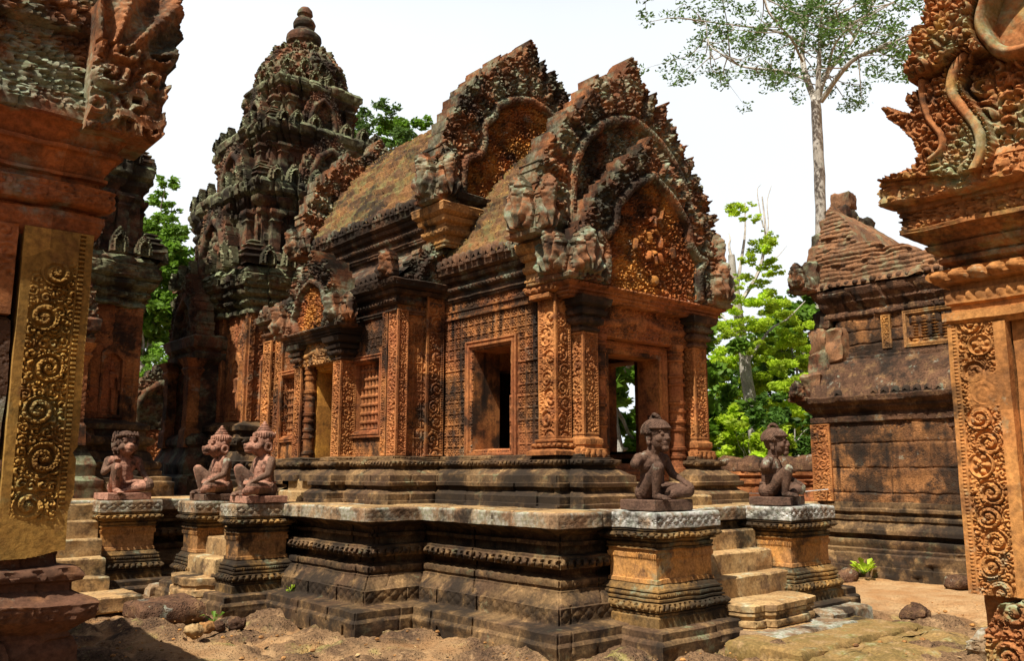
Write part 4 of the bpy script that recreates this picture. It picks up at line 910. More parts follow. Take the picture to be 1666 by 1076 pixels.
pr0 = [(.6, ZT - .02), (.58, 1.45), (.4, 1.52), (.42, 1.7), (.25, 1.9), (.2, 2.0), (.28, 2.05), (.28, 2.14), (.1, 2.25)]
tower('central_tower', 'tall dark stepped tower with lichened cornices and round finial rising behind the hall', 7.95, 16.2, 1., True, [(-1, 0)], seed=100)
tower('side_tower', 'dark smaller stepped tower half hidden behind the golden scroll pilaster', 2.98, 16.1, .95, True, [(0, -1)], seed=140)
mb = MB()
sweep(mb, [(6.9, 14.7), (6.9, 12.85)], [(p[0]*.8, p[1]) + p[2:] for p in UPP], False, res=.03)
sweep(mb, [(6.9, 14.7), (6.9, 12.85)], [(0, 1.7), (0, 1.75, ('f', .02, .05)), (0, 3.6)] , False, res=.03, vres=.03)
sweep(mb, [(6.9, 14.7), (6.9, 12.85)], corn(3.6, 4.1), False, res=.03); block(mb, 6.9, 12.9, 1.2, 9.0, 14.7, 4.1, .01, .2); block(mb, 7.1, 12.9, 4.1, 8.8, 14.7, 5.3, .4, .1, .03)
mb.build('vestibule', M['wall'], hall)
# ================================================================ NORTH LIBRARY
lib = thing('library', 'low ruined library of stained laterite with an eroded brick roof right of the hall', 'temple library', (15.2, 5, 0))
LP = [(16.9, 2), (16.9, 7.9), (13.55, 7.9), (13.55, 2)]
mb = MB(); sweep(mb, LP, [(.22, -.2), (.22, .10), (.2, .11), (.2, .29), (.17, .31), (.05, .32)], False, res=.05, er=.012, joint=.6, jd=.02, seed=200); mb.build('foot_course', M['plinth'], lib)
mb = MB(); sweep(mb, LP, [(.14, .30), (.15, .36), (.10, .38), (.13, .46), (.13, .50), (.02, .52), (.02, .58), (.12, .60), (.12, .66), (.10, .68, ('f', .01, .05)), (.02, .78), (.02, .80), (.05, .81, B_(.05, .015)), (.05, .86), (.0, .88), (.0, .92), (.05, .94), (.05, .98), (.02, 1.0, B_(.08, .015)), (.02, 1.08), (0, 1.09)], False, res=.025, er=.008, seed=201); mb.build('base_moulding', M['plinth'], lib)
mb = MB(); sweep(mb, LP, [(0, 1.08), (0, 2.4)], False, res=.03, vres=.025, er=.014, joint=.62, jd=.014, seed=202, ch=.405, hj=.02)
sweep(mb, [(17.0, 2), (17.0, 7.6), (13.92, 7.6), (13.92, 2)], [(0, 3.4), (0, 4.3)], False, res=.03, vres=.025, er=.014, joint=.5, jd=.018, seed=203, ch=.23, hj=.02); mb.build('wall', M['latwall'], lib)
mb = MB(); sweep(mb, LP, [(0, 2.24, ('f', .02, .06)), (0, 2.36), (.05, 2.38), (.05, 2.43, B_(.06, .018)), (.05, 2.47), (.02, 2.49), (.02, 2.53), (.12, 2.6), (.12, 2.64), (.2, 2.7), (.22, 2.78), (.1, 2.82)], False, res=.025, er=.01, seed=204)
sweep(mb, [(17.0, 2), (17.0, 7.75), (13.92, 7.75), (13.92, 2)], [(0, 4.16), (.04, 4.2, B_(.06, .018)), (.04, 4.27), (.02, 4.3), (.1, 4.4), (.1, 4.46), (.16, 4.54), (.2, 4.64), (.14, 4.7), (-.1, 4.72)], False, res=.025, er=.015, joint=.5, jd=.02, seed=205)
sweep(mb, [(13.92, 7.6), (13.92, 2)], [(.06, 3.42), (.06, 3.48), (.02, 3.5), (.02, 3.53, B_(.06, .014)), (.02, 3.57), (0, 3.58)], False, res=.025, er=.006)
mb.build('cornice', M['lat'], lib)
pilaster(lib, 13.50, 7.6, 13.8, 7.95, 1.09, 2.36, 'bright', fn=fine, seed=4)
pilaster(lib, 13.88, 6.62, 14.1, 6.78, 3.58, 4.14, 'die', fn=fine, seed=4)
mb = MB(); k = 40; Y = np.linspace(2, 7.85, 150); t = np.linspace(0, 1, k); V = np.stack([np.repeat((13.38 + .58*t)[None], 150, 0), np.repeat(Y[:, None], k, 1), np.repeat((2.8 + .66*np.sin(t*np.pi/2))[None], 150, 0)], -1)
gz = np.abs(np.mod(t*2, 1) - .03) < .03; gy = np.abs(np.mod(Y/.55, 1)) < .05
V[..., 2] -= .03*(gz[None] | gy[:, None]); V = wob(V, .035, 3, 206); mb.add(V, gridfaces(150, k)[:, ::-1]); ar = mb.build('half_roof', M['lat'], lib, ang=180)
for y in np.arange(5.2, 6.9, .17):
    if random.random() < .88:
        o = bpy.data.objects.new('antefix', ANT); COL.objects.link(o); keep(o, ar); o.location = (13.42, y, 2.78); o.scale = (1.3, 1.25, .8)
o = bpy.data.objects.new('antefix', ANT); COL.objects.link(o); keep(o, ar); o.location = (13.42, 7.35, 2.78); o.scale = (1.3, 1.25, .8)
window(lib, (13.92, 6.42, 3.56), (0, -1, 0), 1.15, .6, [(a*.7, b*.7) for a, b in FR], 6, 'die', 'die', .06)
# eroded corbelled brick roof
ztop = lambda y: np.interp(y, [2, 5.5, 6.1, 6.6, 7.2, 7.5, 7.85, 8.0], [4.85, 4.95, 5.1, 5.36, 5.62, 5.95, 6.38, 6.6])
mb = MB(); k = 420; ny = 260; Y = np.linspace(2, 7.95, ny); t = np.linspace(0, 1, k)
X = 13.74 + 2.9*t; prof_ = 4.7 + 2.1*np.sin(np.clip(1 - np.abs(t - .5)*2, 0, 1)*np.pi/2)**.85
V = np.stack([np.repeat(X[None], ny, 0), np.repeat(Y[:, None], k, 1), np.minimum(prof_[None], ztop(Y)[:, None] + .16*fbm(np.stack([Y*0, Y*3.5, Y*0], -1), 3, 3)[:, None])], -1)
cz = np.mod(V[..., 2]/.085, 1); br = _h(np.floor(V[..., 1]/.19 + np.floor(V[..., 2]/.085)*.5).astype(np.int64), np.floor(V[..., 2]/.085).astype(np.int64), np.zeros(V.shape[:2], np.int64), 5)
V[..., 0] -= np.where(t < .5, 1, -1)[None]*(.09*(br - .4) - .05*(cz < .22)); V = wob(V, .03, 4, 207)
mb.add(V, gridfaces(ny, k)[:, ::-1]); mb.build('brick_roof', M['brick'], lib, ang=180)
mb = MB()
for y in np.arange(5.6, 7.7, .15): ball(mb, (13.75, y, 4.74), .07, 8, (1, .85, .7))
mb.build('eave_tile_row', M['lat'], lib)
gab = [(14.0, 7.95, 4.7, .5, .35, .55), (14.25, 7.95, 5.2, .42, .35, .4), (14.5, 7.98, 5.55, .46, .38, .36), (14.85, 7.98, 5.85, .5, .4, .4), (15.15, 8.0, 6.2, .5, .4, .32), (15.25, 8.0, 6.5, .36, .36, .36), (15.6, 7.95, 5.9, .6, .4, .5), (15.0, 7.9, 5.3, 1.2, .4, .6), (15.0, 7.9, 4.7, 1.8, .4, .6)]
for i, (x, y, z, a, b, c) in enumerate(gab):
    mb = MB(); block(mb, x - a/2, y - b/2, z, x + a/2, y + b/2, z + c, .05, .05, .05, 210 + i); mb.build('gable_stone', M['brick'] if i % 2 else M['tower'], lib)
for i, (x, y, z, a, b, c) in enumerate([(13.75, 7.9, 2.8, .5, .34, .45), (13.9, 7.85, 3.2, .42, .34, .42), (14.0, 7.9, 3.55, .4, .32, .5), (14.1, 7.85, 4.0, .4, .3, .4), (13.85, 7.55, 3.4, .2, .3, .6)]):
    mb = MB(); block(mb, x - a/2, y - b/2, z, x + a/2, y + b/2, z + c, .05, .05, .05, 230 + i); mb.build('gable_stone', M['tower'] if i % 2 else M['brick'], lib)
naga(lib, 13.6, 8.0, 4.66, .34, .34, .3, 'ped', 240, 's', hf=1.6); naga(lib, 13.5, 8.05, 2.74, .34, .3, .22, 'ped', 241, 's', hf=1.4)
mb = MB(); block(mb, 14.0, 2.2, .2, 16.8, 7.55, 4.7, .01, .3, .003); mb.build('core', M['lat'], lib)

# ================================================================ ENCLOSURE WALL
enc = thing('enclosure_wall', 'low red laterite enclosure wall with rounded capstones behind the library', 'wall', (17.6, 16, 0))
EP = [(17.6, 34), (17.6, 2)]
mb = MB(); sweep(mb, [(18.1, 2), (18.1, 34), (17.6, 34), (17.6, 2)], [(.05, -.2), (.05, .5), (0, .52), (0, 1.28), (.05, 1.3, B_(.3, .0)), (.05, 1.4), (.02, 1.42), (.02, 1.46), (.09, 1.5), (.1, 1.58)], res=.08, vres=.05, er=.012, joint=.45, jd=.02, seed=250); mb.build('wall', M['frame'], enc)
for k in range(44):
    y = 33.6 - k*.72
    if 8 < y < 15.5:
        mb = MB(); sweep(mb, rect(17.5, y - .345, 18.2, y + .345), [(0, 1.575), (.02, 1.62), (0, 1.75), (-.10, 1.88), (-.25, 1.95)], res=.05, vres=.04, er=.04, joint=0, seed=k); mb.build('capstone', M['lat'], enc)

# ================================================================ GATEWAY (right foreground)
gate = thing('gateway', 'sunlit orange carved gateway corner with scroll pilaster and lichened gable at the right edge', 'gateway', (4.6, 1.2, 0))
mb = MB(); gw, gh = .262, 1.25
def gpil(S, T):
    x = S; e = np.minimum(S, gw - S)
    bead = (S > .018) & (S < .036); fld = (S > .045) & (S < .205)
    h = np.where(bead, .012*np.sqrt(np.clip(1 - ((np.mod(T, .017) - .0085)/.0085)**2, 0, 1))*np.sqrt(np.clip(1 - ((S - .027)/.009)**2, 0, 1)) - .006, 0)
    worn = sst(.28, .42, T/gh - .0) * sst(1.0, .86, T/gh)*sst(.80, .70, T/gh)
    sc_ = .030*scroll(S - .045, T - .02, .16, .112, 8) - .014
    w2 = sst(.62, .72, T/gh)*sst(.84, .80, T/gh)*sst(.05, .09, S)
    h = np.where(fld, sc_*(1 - .9*w2), h)
    return h
def gmask(S, T):   # broken foot
    return T > .045 + .10*np.clip((.10 - S)/.1, 0, 1)*0 + .06*np.abs(np.sin(S*23)) + .12*np.clip((S - .1)/.16, 0, 1)
solid(mb, (4.3, 1.775, 1.0), (0, -1, 0), Zv, gw, gh + .0, .0032, gpil, .12, None, .003, seed=260)
mb.build('pilaster', M['gate'], gate)
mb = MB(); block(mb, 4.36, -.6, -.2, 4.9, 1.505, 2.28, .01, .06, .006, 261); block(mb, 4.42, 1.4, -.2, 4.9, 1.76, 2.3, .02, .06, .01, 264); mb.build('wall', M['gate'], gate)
mb = MB(); solid(mb, (4.27, 1.70, .25), (0, -1, 0), Zv, .6, .76, .005, lambda S, T: .04*scroll(S, T, .2, .17), .2, lambda S, T: T < .60 + .14*sst(0, .1, S) + .02*np.sin(S*40), .006, seed=262); mb.build('pilaster_foot', M['gatehi'], gate)
GP = [(4.95, 1.75), (4.32, 1.75), (4.32, -1.2)]
G1 = [(.0, 2.25), (.02, 2.27), (.035, 2.275), (.035, 2.315), (.0, 2.32), (.0, 2.35), (.02, 2.36), (.02, 2.37, B_(.045, .024)), (.02, 2.42), (.0, 2.425), (.0, 2.45), (.05, 2.46, L_(.085, .03)), (.07, 2.52), (.02, 2.53)]
G2 = [(-.02, 2.5), (.0, 2.54), (.036, 2.56), (.036, 2.58), (.02, 2.59), (.07, 2.62), (.08, 2.645), (.065, 2.65), (.11, 2.68, ('f', .012, .035)), (.145, 2.705), (.158, 2.71), (.158, 2.73), (.147, 2.733, ('f', .03, .026)), (.147, 2.815), (.16, 2.82), (.16, 2.845), (.18, 2.85)]
mb = MB(); sweep(mb, GP, G1, False, res=.008, vres=.008, er=.006, joint=0, seed=263); mb.build('capital', M['gate'], gate)
mb = MB(); sweep(mb, GP, G2, False, res=.008, vres=.008, er=.006, joint=.5, jd=.004, seed=264); mb.build('entablature', M['gatehi'], gate)
mb = MB(); sweep(mb, GP, [(.17, 2.845), (.205, 2.855), (.22, 2.87, ('f', .03, .04)), (.22, 2.965), (.20, 3.005), (.05, 3.01)], False, res=.008, vres=.008, er=.012, joint=.4, seed=265); mb.build('gable_base', M['gatehi'], gate)
# gable: outline, frame bands and fields in metres on the gateway's south face (s = 2.2 - y)
GX = 4.1
GO = [(.25, 2.99), (.40, 3.0), (.462, 3.04), (.435, 3.14), (.40, 3.20), (.36, 3.25), (.325, 3.285), (.305, 3.33), (.315, 3.355), (.345, 3.34), (.375, 3.322), (.44, 3.275), (.445, 3.30), (.424, 3.35), (.428, 3.385), (.483, 3.375), (.50, 3.41), (.465, 3.425), (.455, 3.48), (.495, 3.55), (.485, 3.60), (.49, 3.67), (.545, 3.68), (.56, 3.76), (.565, 3.83), (.75, 4.1), (1.3, 4.5), (2.6, 4.5), (2.6, 2.92), (.6, 2.92)]
B1 = smoothpts([(.70, 3.47), (.662, 3.43), (.638, 3.326), (.685, 3.22), (.734, 3.10), (.734, 2.994), (.695, 2.916), (.658, 2.86)], 6)
B2 = smoothpts([(.51, 3.42), (.503, 3.326), (.519, 3.227), (.549, 3.165), (.571, 3.118), (.565, 3.057), (.51, 3.02)], 6)
AR2 = smoothpts([(1.3, 3.38), (1.1, 3.40), (.94, 3.405), (.851, 3.445), (.793, 3.544), (.788, 3.639), (.86, 3.78), (1.05, 3.95), (1.3, 4.0)], 6)
def gfn(S, T):
    h = .012 + .045*leafy(S, T, .032, 5) + .02*curls(S, T, .11, 7)
    d1, a1_ = poly_d(S, T, B1); d2, a2_ = poly_d(S, T, B2); d3, a3_ = poly_d(S, T, AR2)
    inn = poly_in(S, T, [(.70, 3.47)] + B1 + [(.66, 2.8), (2.6, 2.8), (2.6, 3.40)] + AR2[:14])
    h = np.where(inn & (d1 > .03), -.06 + .06*leafy(S, T, .04, 8) + .03*curls(S, T, .16, 2), h)
    up = (T > 3.415 + .09*np.clip(S - .45, 0, .3)) & (T < 4.4)
    h = np.where(up & ~poly_in(S, T, AR2), h + .06*sst(0, .05, T - 3.42), h)
    h = np.where(poly_in(S, T, AR2), -.07 + .01*nod(S, T, .1, 3), h)
    h = np.where(np.abs(T - 3.415 - .12*np.clip(S - .45, 0, .26)) < .014, -.05, h)
    h = np.where(d1 < .026, .07*np.sqrt(np.clip(1 - (d1/.026)**4, 0, 1)), h)
    h = np.where((d1 > .030) & (d1 < .045), .05 + .015*np.cos(a1_/.022*2*np.pi), h)
    h = np.where(d2 < .02, .06*np.sqrt(np.clip(1 - (d2/.02)**2, 0, 1)), h)
    h = np.where(d3 < .03, .08*np.sqrt(np.clip(1 - (d3/.03)**2, 0, 1)), h)
    return h
mb = MB(); solid(mb, (GX, 2.2, 2.9), (0, -1, 0), Zv, 2.3, 1.7, .0048, lambda S, T: gfn(S, T + 2.9), .26, lambda S, T: poly_in(S, T + 2.9, GO), .008, seed=266); mb.build('gable', M['gatehi'], gate)

# ================================================================ SOUTH LIBRARY (left foreground)
sl_ = thing('carved_building', 'shaded red carved building corner with golden scroll pilaster at the left edge', 'temple library', (0, 5, 0))
lw, lh = .285, 1.46
def lpil(S, T):
    fld = (S > .04) & (S < .218); bead = (S > .228) & (S < .25)
    top = sst(1.36, 1.28, T/1.0) ; hh = .042*scroll(S - .04, T - .03, .178, .205, 5) - .018
    wn = sst(.16, .30, T + .25*(S - .1))*sst(1.34, 1.22, T)
    h = np.where(fld, hh*wn*(1 - .8*sst(.9, 1.3, T)*sst(.14, .1, S)), 0)
    return np.where(bead, .010*np.sign(np.sin(T/.021*2*np.pi))*sst(.2, .3, T), h)
mb = MB(); n_ = 1
solid(mb, (.775, 4.2, 1.17), (1, 0, 0), Zv, lw, lh, .0032, lpil, .14, lambda S, T: (T > .02 + .03*sst(.1, .28, S)) & (S < .285 - .02*sst(.30, .2, T) - .015*sst(.03, .0, np.abs(T - .47))), .004, seed=270)
mb.build('pilaster', M['gold'], sl_)
LPth = [(-2.5, 4.22), (1.06, 4.22), (1.06, 9.9)]
mb = MB(); sweep(mb, LPth, [(.16, -.2), (.16, .45), (.1, .5), (.14, .6), (.14, .68), (.05, .72), (.05, .8), (.02, .88), (.05, .9), (.10, .935, ('f', .012, .03)), (.115, 1.0), (.05, 1.03), (.02, 1.05), (.02, 1.08), (.05, 1.09, L_(.1, .015)), (.045, 1.135), (-.03, 1.15), (-.04, 1.22)], False, res=.012, vres=.012, er=.014, joint=.33, jd=.012, seed=271); mb.build('base_moulding', M['basered'], sl_)
mb = MB()
for i, (z0, z1, x1) in enumerate(((1.18, 1.62, .765), (1.625, 2.22, .765))):
    block(mb, -2.5, 4.23, z0, x1, 4.6, z1, .015, .03, .012, 272 + i)
block(mb, -2.5, 4.5, -.2, 1.05, 9.9, 2.62, .01, .2, .01, 274); block(mb, .9, 4.34, 1.2, 1.05, 4.6, 2.65, .01, .05, .005, 275)
mb.build('wall', M['lat'], sl_)
mb = MB(); solid(mb, (-.4, 4.21, 2.23), (1, 0, 0), Zv, 1.15, .40, .005, lambda S, T: .014*leafy(S, T, .035, 3)*sst(.12, .2, T), .2, None, .003, seed=276); mb.build('carved_panel', M['frame'], sl_)
ENT = [(-.02, 2.6), (.01, 2.62), (.02, 2.64, ('f', .006, .04)), (.035, 2.69), (.03, 2.72), (-.01, 2.725), (-.01, 2.74), (.05, 2.755), (.06, 2.77, ('f', .012, .03)), (.06, 2.85), (.02, 2.86), (.0, 2.87), (.0, 2.89), (.03, 2.895), (.03, 2.91), (.01, 2.915, ('f', .006, .03)), (.06, 3.0), (.08, 3.005, B_(.02, .008)), (.08, 3.025), (.05, 3.03), (.10, 3.09), (.14, 3.11)]
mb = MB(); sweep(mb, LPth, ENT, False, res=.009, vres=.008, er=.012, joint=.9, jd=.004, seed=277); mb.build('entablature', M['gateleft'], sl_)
# gable end: blocks, makara head and flame
mb = MB(); sweep(mb, [(-2.5, 4.22), (.93, 4.22), (.93, 4.6)], [(.10, 3.1), (.13, 3.13), (.13, 3.17, ('f', .02, .035)), (.12, 3.24), (.08, 3.25), (.07, 3.26, ('f', .04, .035)), (.06, 3.55), (.1, 3.57, ('f', .04, .045)), (.1, 4.1), (-.1, 4.3)], False, res=.009, vres=.009, er=.012, joint=.42, jd=.012, seed=278); mb.build('gable', M['ped'], sl_)
mb = MB()
def mk(S, T):
    h = .02*leafy(S, T, .035, 6) + .055*curls(S + .03*np.sin(T*9), T, .17, 12)
    a_ = np.arctan2(S - .02, T - .30); fl = (.5 + .5*np.cos(a_*15 + 4*np.hypot(S, T - .3)))
    h = np.where(T > .42, .012*leafy(S, T, .03, 7) + .06*fl**1.5, h)
    jaw = np.abs(T - .07 - .1*(S - .15)**2*4 + .02*np.sin(S*30)); h = np.where((jaw < .018) & (S > .12), .06, h)
    h = np.where((np.abs(S - .2) < .022) & (np.abs(T - .16) < .018), -.05, np.where((np.hypot(S - .2, T - .17) < .052), np.maximum(h, .055), h))
    return h
MKO = [(.0, -.02), (.27, -.04), (.345, .06), (.33, .1), (.325, .2), (.34, .26), (.335, .36), (.37, .41), (.35, .5), (.37, .53), (.40, .56), (.375, .62), (.385, .66), (.355, .70), (.375, .75), (.34, .79), (.36, .86), (.31, .9), (.26, .86), (.2, .80), (.17, .70), (.155, .76), (.1, .78), (.0, .6)]
solid(mb, (.95, 4.04, 3.08), (1, 0, 0), Zv, .45, 1.0, .005, mk, .3, lambda S, T: poly_in(S, T, MKO), .014, seed=279); mb.build('makara_head', M['ped'], sl_)
mb = MB(); roofgrid(mb, 4.5, 9.9, -2.3, 2.9, 4.3, 280, xc=-.6, res=.08); mb.build('roof', M['lat'], sl_, ang=180)
# ================================================================ STATUES
def capsules(mb, segs):
    for p, q, r0, r1 in segs:
        p = np.array(p); q = np.array(q); L = np.linalg.norm(q - p); n = max(2, int(L/(min(r0, r1)*.45)) + 1)
        for t in np.linspace(0, 1, n): ball(mb, p*(1 - t) + q*t, r0 + (r1 - r0)*t, 12)
def remesh(mb, name, mat, parent, vox=.0075, smooth=4):
    o = mb.build(name, mat, None)
    r = o.modifiers.new('r', 'REMESH'); r.mode = 'VOXEL'; r.voxel_size = vox; r.use_smooth_shade = True
    s = o.modifiers.new('s', 'SMOOTH'); s.iterations = smooth; s.factor = .5
    bpy.context.view_layer.update(); dg = bpy.context.evaluated_depsgraph_get()
    me = bpy.data.meshes.new_from_object(o.evaluated_get(dg)); o.modifiers.clear(); o.data = me
    if not me.materials: me.materials.append(mat)
    me.polygons.foreach_set('use_smooth', np.ones(len(me.polygons), bool))
    o.parent = parent; return o
def hand(mb, w_, palm, tipdir, spread, curl, r=.0115, thumb=1):
    """palm slab and five separate bent fingers; all vectors in figure space"""
    w_ = np.array(w_, float); palm = np.array(palm, float); d = np.array(tipdir, float); d /= np.linalg.norm(d); sp = np.array(spread, float); sp /= np.linalg.norm(sp); c = np.array(curl, float); c /= np.linalg.norm(c)
    for k in np.linspace(-1, 1, 4): capsules(mb, [(w_, palm + sp*.022*k, .022, .017)])
    for k, l in zip(np.linspace(-1, 1, 4), (.062, .074, .07, .054)):
        a = palm + sp*.030*k + d*.012; b = a + (d + sp*.12*k)*l*.5 + c*l*.12; e = b + (d*.75 + c*.75)*l*.5
        capsules(mb, [(a, b, r, r*.92), (b, e, r*.92, r*.75)])
    a = w_*.5 + palm*.5 - sp*.03*thumb; b = a - sp*.025*thumb + d*.035; capsules(mb, [(a, b, r*1.1, r), (b, b + d*.03 + c*.012, r, r*.8)])
def seated(label, loc, rz, kind, mat, arm, base, plinth=(.56, .5, .11), group=None, cat='statue', sc2=1.):
    t = thing('seated_statue', label, cat, loc, rz, group)
    a, b, h = plinth
    mb = MB(); block(mb, -a/2, -b/2, 0, a/2, b/2, h, .008, .05, .004, 3); pl = mb.build('base_block', M[base], None); pl.parent = t
    mb = MB(); z = lambda p: (p[0], p[1], p[2] + h - .01)
    S = lambda *q: capsules(mb, [(z(p0), z(p1), r0, r1) for p0, p1, r0, r1 in q])
    monkey = kind != 'guard'
    # trunk
    S(((-.02, .08, .10), (.02, .08, .10), .13, .13), ((0, .06, .2), (0, .05, .33), .125, .125), ((-.035, .05, .22), (.035, .05, .22), .11, .11), ((-.075, .06, .375), (.075, .06, .375), .105, .105), ((0, .045, .37), (0, .045, .40), .112, .105))
    S(((-.15, .05, .43), (.15, .05, .43), .066, .066), ((0, .045, .45), (0, .01, .55), .075, .07), ((-.08, .05, .455), (.08, .05, .455), .062, .062), ((-.07, .10, .08), (.07, .10, .08), .105, .105))
    # raised right leg
    S(((-.09, .04, .10), (-.17, -.20, .335), .092, .066), ((-.17, -.20, .335), (-.15, -.145, .06), .066, .04), ((-.15, -.14, .045), (-.14, -.27, .028), .038, .028))
    for k in range(5): S(((-.168 + .017*k, -.26, .022), (-.172 + .018*k, -.305 + .006*abs(k - 3), .018), .0125, .0105))
    # folded left leg
    S(((.09, .04, .10), (.25, -.22, .105), .095, .07), ((.25, -.22, .095), (.03, -.19, .06), .068, .045), ((.03, -.19, .05), (-.06, -.16, .03), .038, .028))
    for k in range(5): S(((-.06, -.19 + .016*k, .026), (-.10, -.2 + .018*k, .02), .012, .010))
    # left arm to the left knee
    S(((.195, .05, .43), (.245, -.01, .27), .057, .044), ((.245, -.01, .27), (.245, -.16, .20), .044, .03))
    hand(mb, z((.245, -.16, .198)), z((.25, -.205, .185)), (.05, -1, -.35), (1, 0, 0), (0, -.2, -1), thumb=1)
    if arm == 'stump':
        S(((-.195, .05, .43), (-.25, .045, .375), .058, .056))
    elif arm == 'chest':
        S(((-.195, .05, .43), (-.265, -.01, .28), .057, .044), ((-.265, -.01, .28), (-.19, -.15, .37), .044, .03)); hand(mb, z((-.19, -.15, .372)), z((-.175, -.18, .40)), (.1, -.25, 1), (1, 0, 0), (0, -1, -.8), thumb=-1)
    else:
        S(((-.195, .05, .43), (-.235, .0, .27), .057, .044), ((-.235, .0, .27), (-.10, -.10, .2), .044, .03)); hand(mb, z((-.10, -.10, .2)), z((-.07, -.13, .19)), (1, -.5, -.1), (.5, 1, .0), (0, -.2, -1), thumb=-1)
    # head
    hz = .645 if monkey else .66; hx, hy = (.03, -.02) if not monkey else (0, -.01)
    HS = 1.22
    E = lambda x, y, z_, r, s=(1, 1, 1): ball(mb, z((hx + x*HS, hy + y*HS, hz + z_*HS)), r*HS, 18, s)
    E(0, .02, .02, .105, (.95, 1.05, 1.08)); E(0, -.02, -.03, .088, (.98, 1., 1.1))
    if not monkey:
        E(0, -.105, .0, .022, (1, 1.1, 1.3)); E(0, -.115, -.018, .021, (1.4, 1, .8))
        for s in (-1, 1):
            E(.036*s, -.088, .022, .021, (1.2, .8, .8)); E(.038*s, -.084, .046, .018, (2.0, .8, .5)); E(.05*s, -.06, -.02, .036); E(.098*s, .02, -.01, .026, (.5, 1, 1.9)); E(.1*s, .015, -.055, .022, (.7, 1, 1)); E(.018*s, -.115, -.024, .012)
        E(0, -.105, -.052, .02, (2.0, .8, .5)); E(0, -.1, -.068, .02, (1.7, .9, .55)); E(0, -.085, -.098, .034)
    else:
        E(0, -.09, -.03, .058, (.95, 1.2, .9)); E(0, -.135, -.035, .046, (1.05, .9, .9)); E(0, -.165, -.012, .02, (1.5, .7, .7)); E(0, -.12, -.072, .042, (1, 1.1, .6))
        for s in (-1, 1):
            E(.042*s, -.082, .035, .023, (1.1, .8, .9)); E(.042*s, -.075, .062, .02, (1.8, 1, .6)); E(.06*s, -.05, -.03, .045); E(.102*s, .03, .02, .024, (.5, .9, 1.6))
    body = remesh(mb, 'body', M[mat], t, .0068, 3)
    if monkey:   # dark crust over limbs, shoulders and head, with a ragged edge
        body.data.materials.append(M['statuebrown']); me = body.data; c = np.empty(len(me.polygons)*3); me.polygons.foreach_get('center', c); c = c.reshape(-1, 3)
        e = .05*fbm(c*14, int(loc[1]*10), 3); x, y, zz = c[:, 0], c[:, 1], c[:, 2] - h
        k = (np.abs(x) + e > .185) & (zz > .12) | (y + e > .09) | ((zz + e < .10) & (y > -.12)) | ((x < -.06) & (zz < .36) & (y < -.04) & (x + e > -.16))
        if kind == 'lion': k = (np.abs(x) + e > .2) | (y + e > .1) | ((zz > .56) & (y + e > -.12))
        me.polygons.foreach_set('material_index', k.astype(np.int32))
    # hair / crown
    mb = MB(); H = lambda x, y, z_, r, s=(1, 1, 1), n=16: ball(mb, z((hx + x*HS, hy + y*HS, hz + z_*HS)), r*HS, n, s)
    if kind == 'guard':
        rs = np.random.RandomState(3)
        a = np.arange(420); ph = np.arccos(1 - (a + .5)/420*1.15); th = a*2.399963
        for p_, q_ in zip(ph, th):
            r = .128; x, y, zz = r*math.sin(p_)*math.cos(q_)*.93, r*math.sin(p_)*math.sin(q_)*.98, r*math.cos(p_)*.82
            if y < -.04 and zz < .03: zz = .03
            H(x, y + .022, .045 + zz, .0135, (1, 1, 1), 8)
        H(0, .022, .05, .114, (1, 1.04, .86))
        for k in range(14):
            q = k/14*2*math.pi; H(.0 + .014*math.sin(k), .03 + .042*math.cos(q), .158 + .036*math.sin(q), .019, (1.3, 1, 1), 10)
        mb.build('curled_hair', M[mat], None).parent = t
    elif kind == 'monkey':
        V0 = z((hx, hy + .035*HS, hz + .05*HS)); lathe(mb, V0, [(a*HS*.84, b*HS*.92) for a, b in [(.108, 0), (.121, .005), (.124, .03), (.114, .04), (.116, .07), (.10, .085), (.085, .088), (.088, .105), (.07, .112), (.073, .127), (.055, .133), (.057, .147), (.04, .152), (.042, .166), (.025, .172), (.018, .19), (.005, .2)]], 24, .002)
        th = np.linspace(-2.5, 2.5, 22)
        for q in th: H(.100*math.sin(q), .035 - .104*math.cos(q), .085, .026, (.5, .5, 1.25), 8)
        H(0, .075, -.01, .07, (1.1, .7, 1.3))
        mb.build('tiered_crown', M['statue' if mat == 'statue' else mat], None).parent = t
        for s in (-1, 1):
            mb = MB(); q = np.linspace(0, 2*np.pi, 19); c = z((hx + .115*s*HS, hy + .035*HS, hz - .035*HS))
            tube(mb, [(c[0], c[1] + .036*math.cos(x), c[2] + .044*math.sin(x)) for x in q], .02, 8); mb.build('ear_ring', M[mat], None).parent = t
    else:
        H(0, .03, .03, .125, (1.05, .9, 1.02))
        rs = np.random.RandomState(5)
        for k in range(150):
            q = rs.uniform(-2.3, 2.3); zz = rs.uniform(-.13, .1); R = .128*math.sqrt(max(.05, 1 - (zz/.19)**2))
            H(R*math.sin(q)*1.05, .03 + R*math.cos(q)*.95, .03 + zz, .017, (.8, .8, 1.5), 8)
        for k in range(11):
            q = -1.5 + 3*k/10; H(.112*math.sin(q), -.005 - .085*math.cos(q), .085 + .02*math.cos(q), .022, (1, 1, .8), 8)
        mb.build('mane', M['statuedark'], None).parent = t
    # short cloth and belt at the waist
    mb = MB(); q = np.linspace(0, 2*np.pi, 33); tube(mb, [z((.128*math.sin(x), .07 + .122*math.cos(x), .155 + .02*math.cos(x))) for x in q], .014, 8)
    lf = [(-.06, -.045, .15), (0, -.06, .14), (.09, -.075, .15), (.17, -.14, .17)]; tube(mb, [z(p) for p in lf], [.012, .02, .028, .014], 8)
    mb.build('loincloth', M[mat], None).parent = t
    t.scale = (sc2,)*3
    return t
ZS = ZT + .012
G_ = 'seated guardian statues on pedestals'
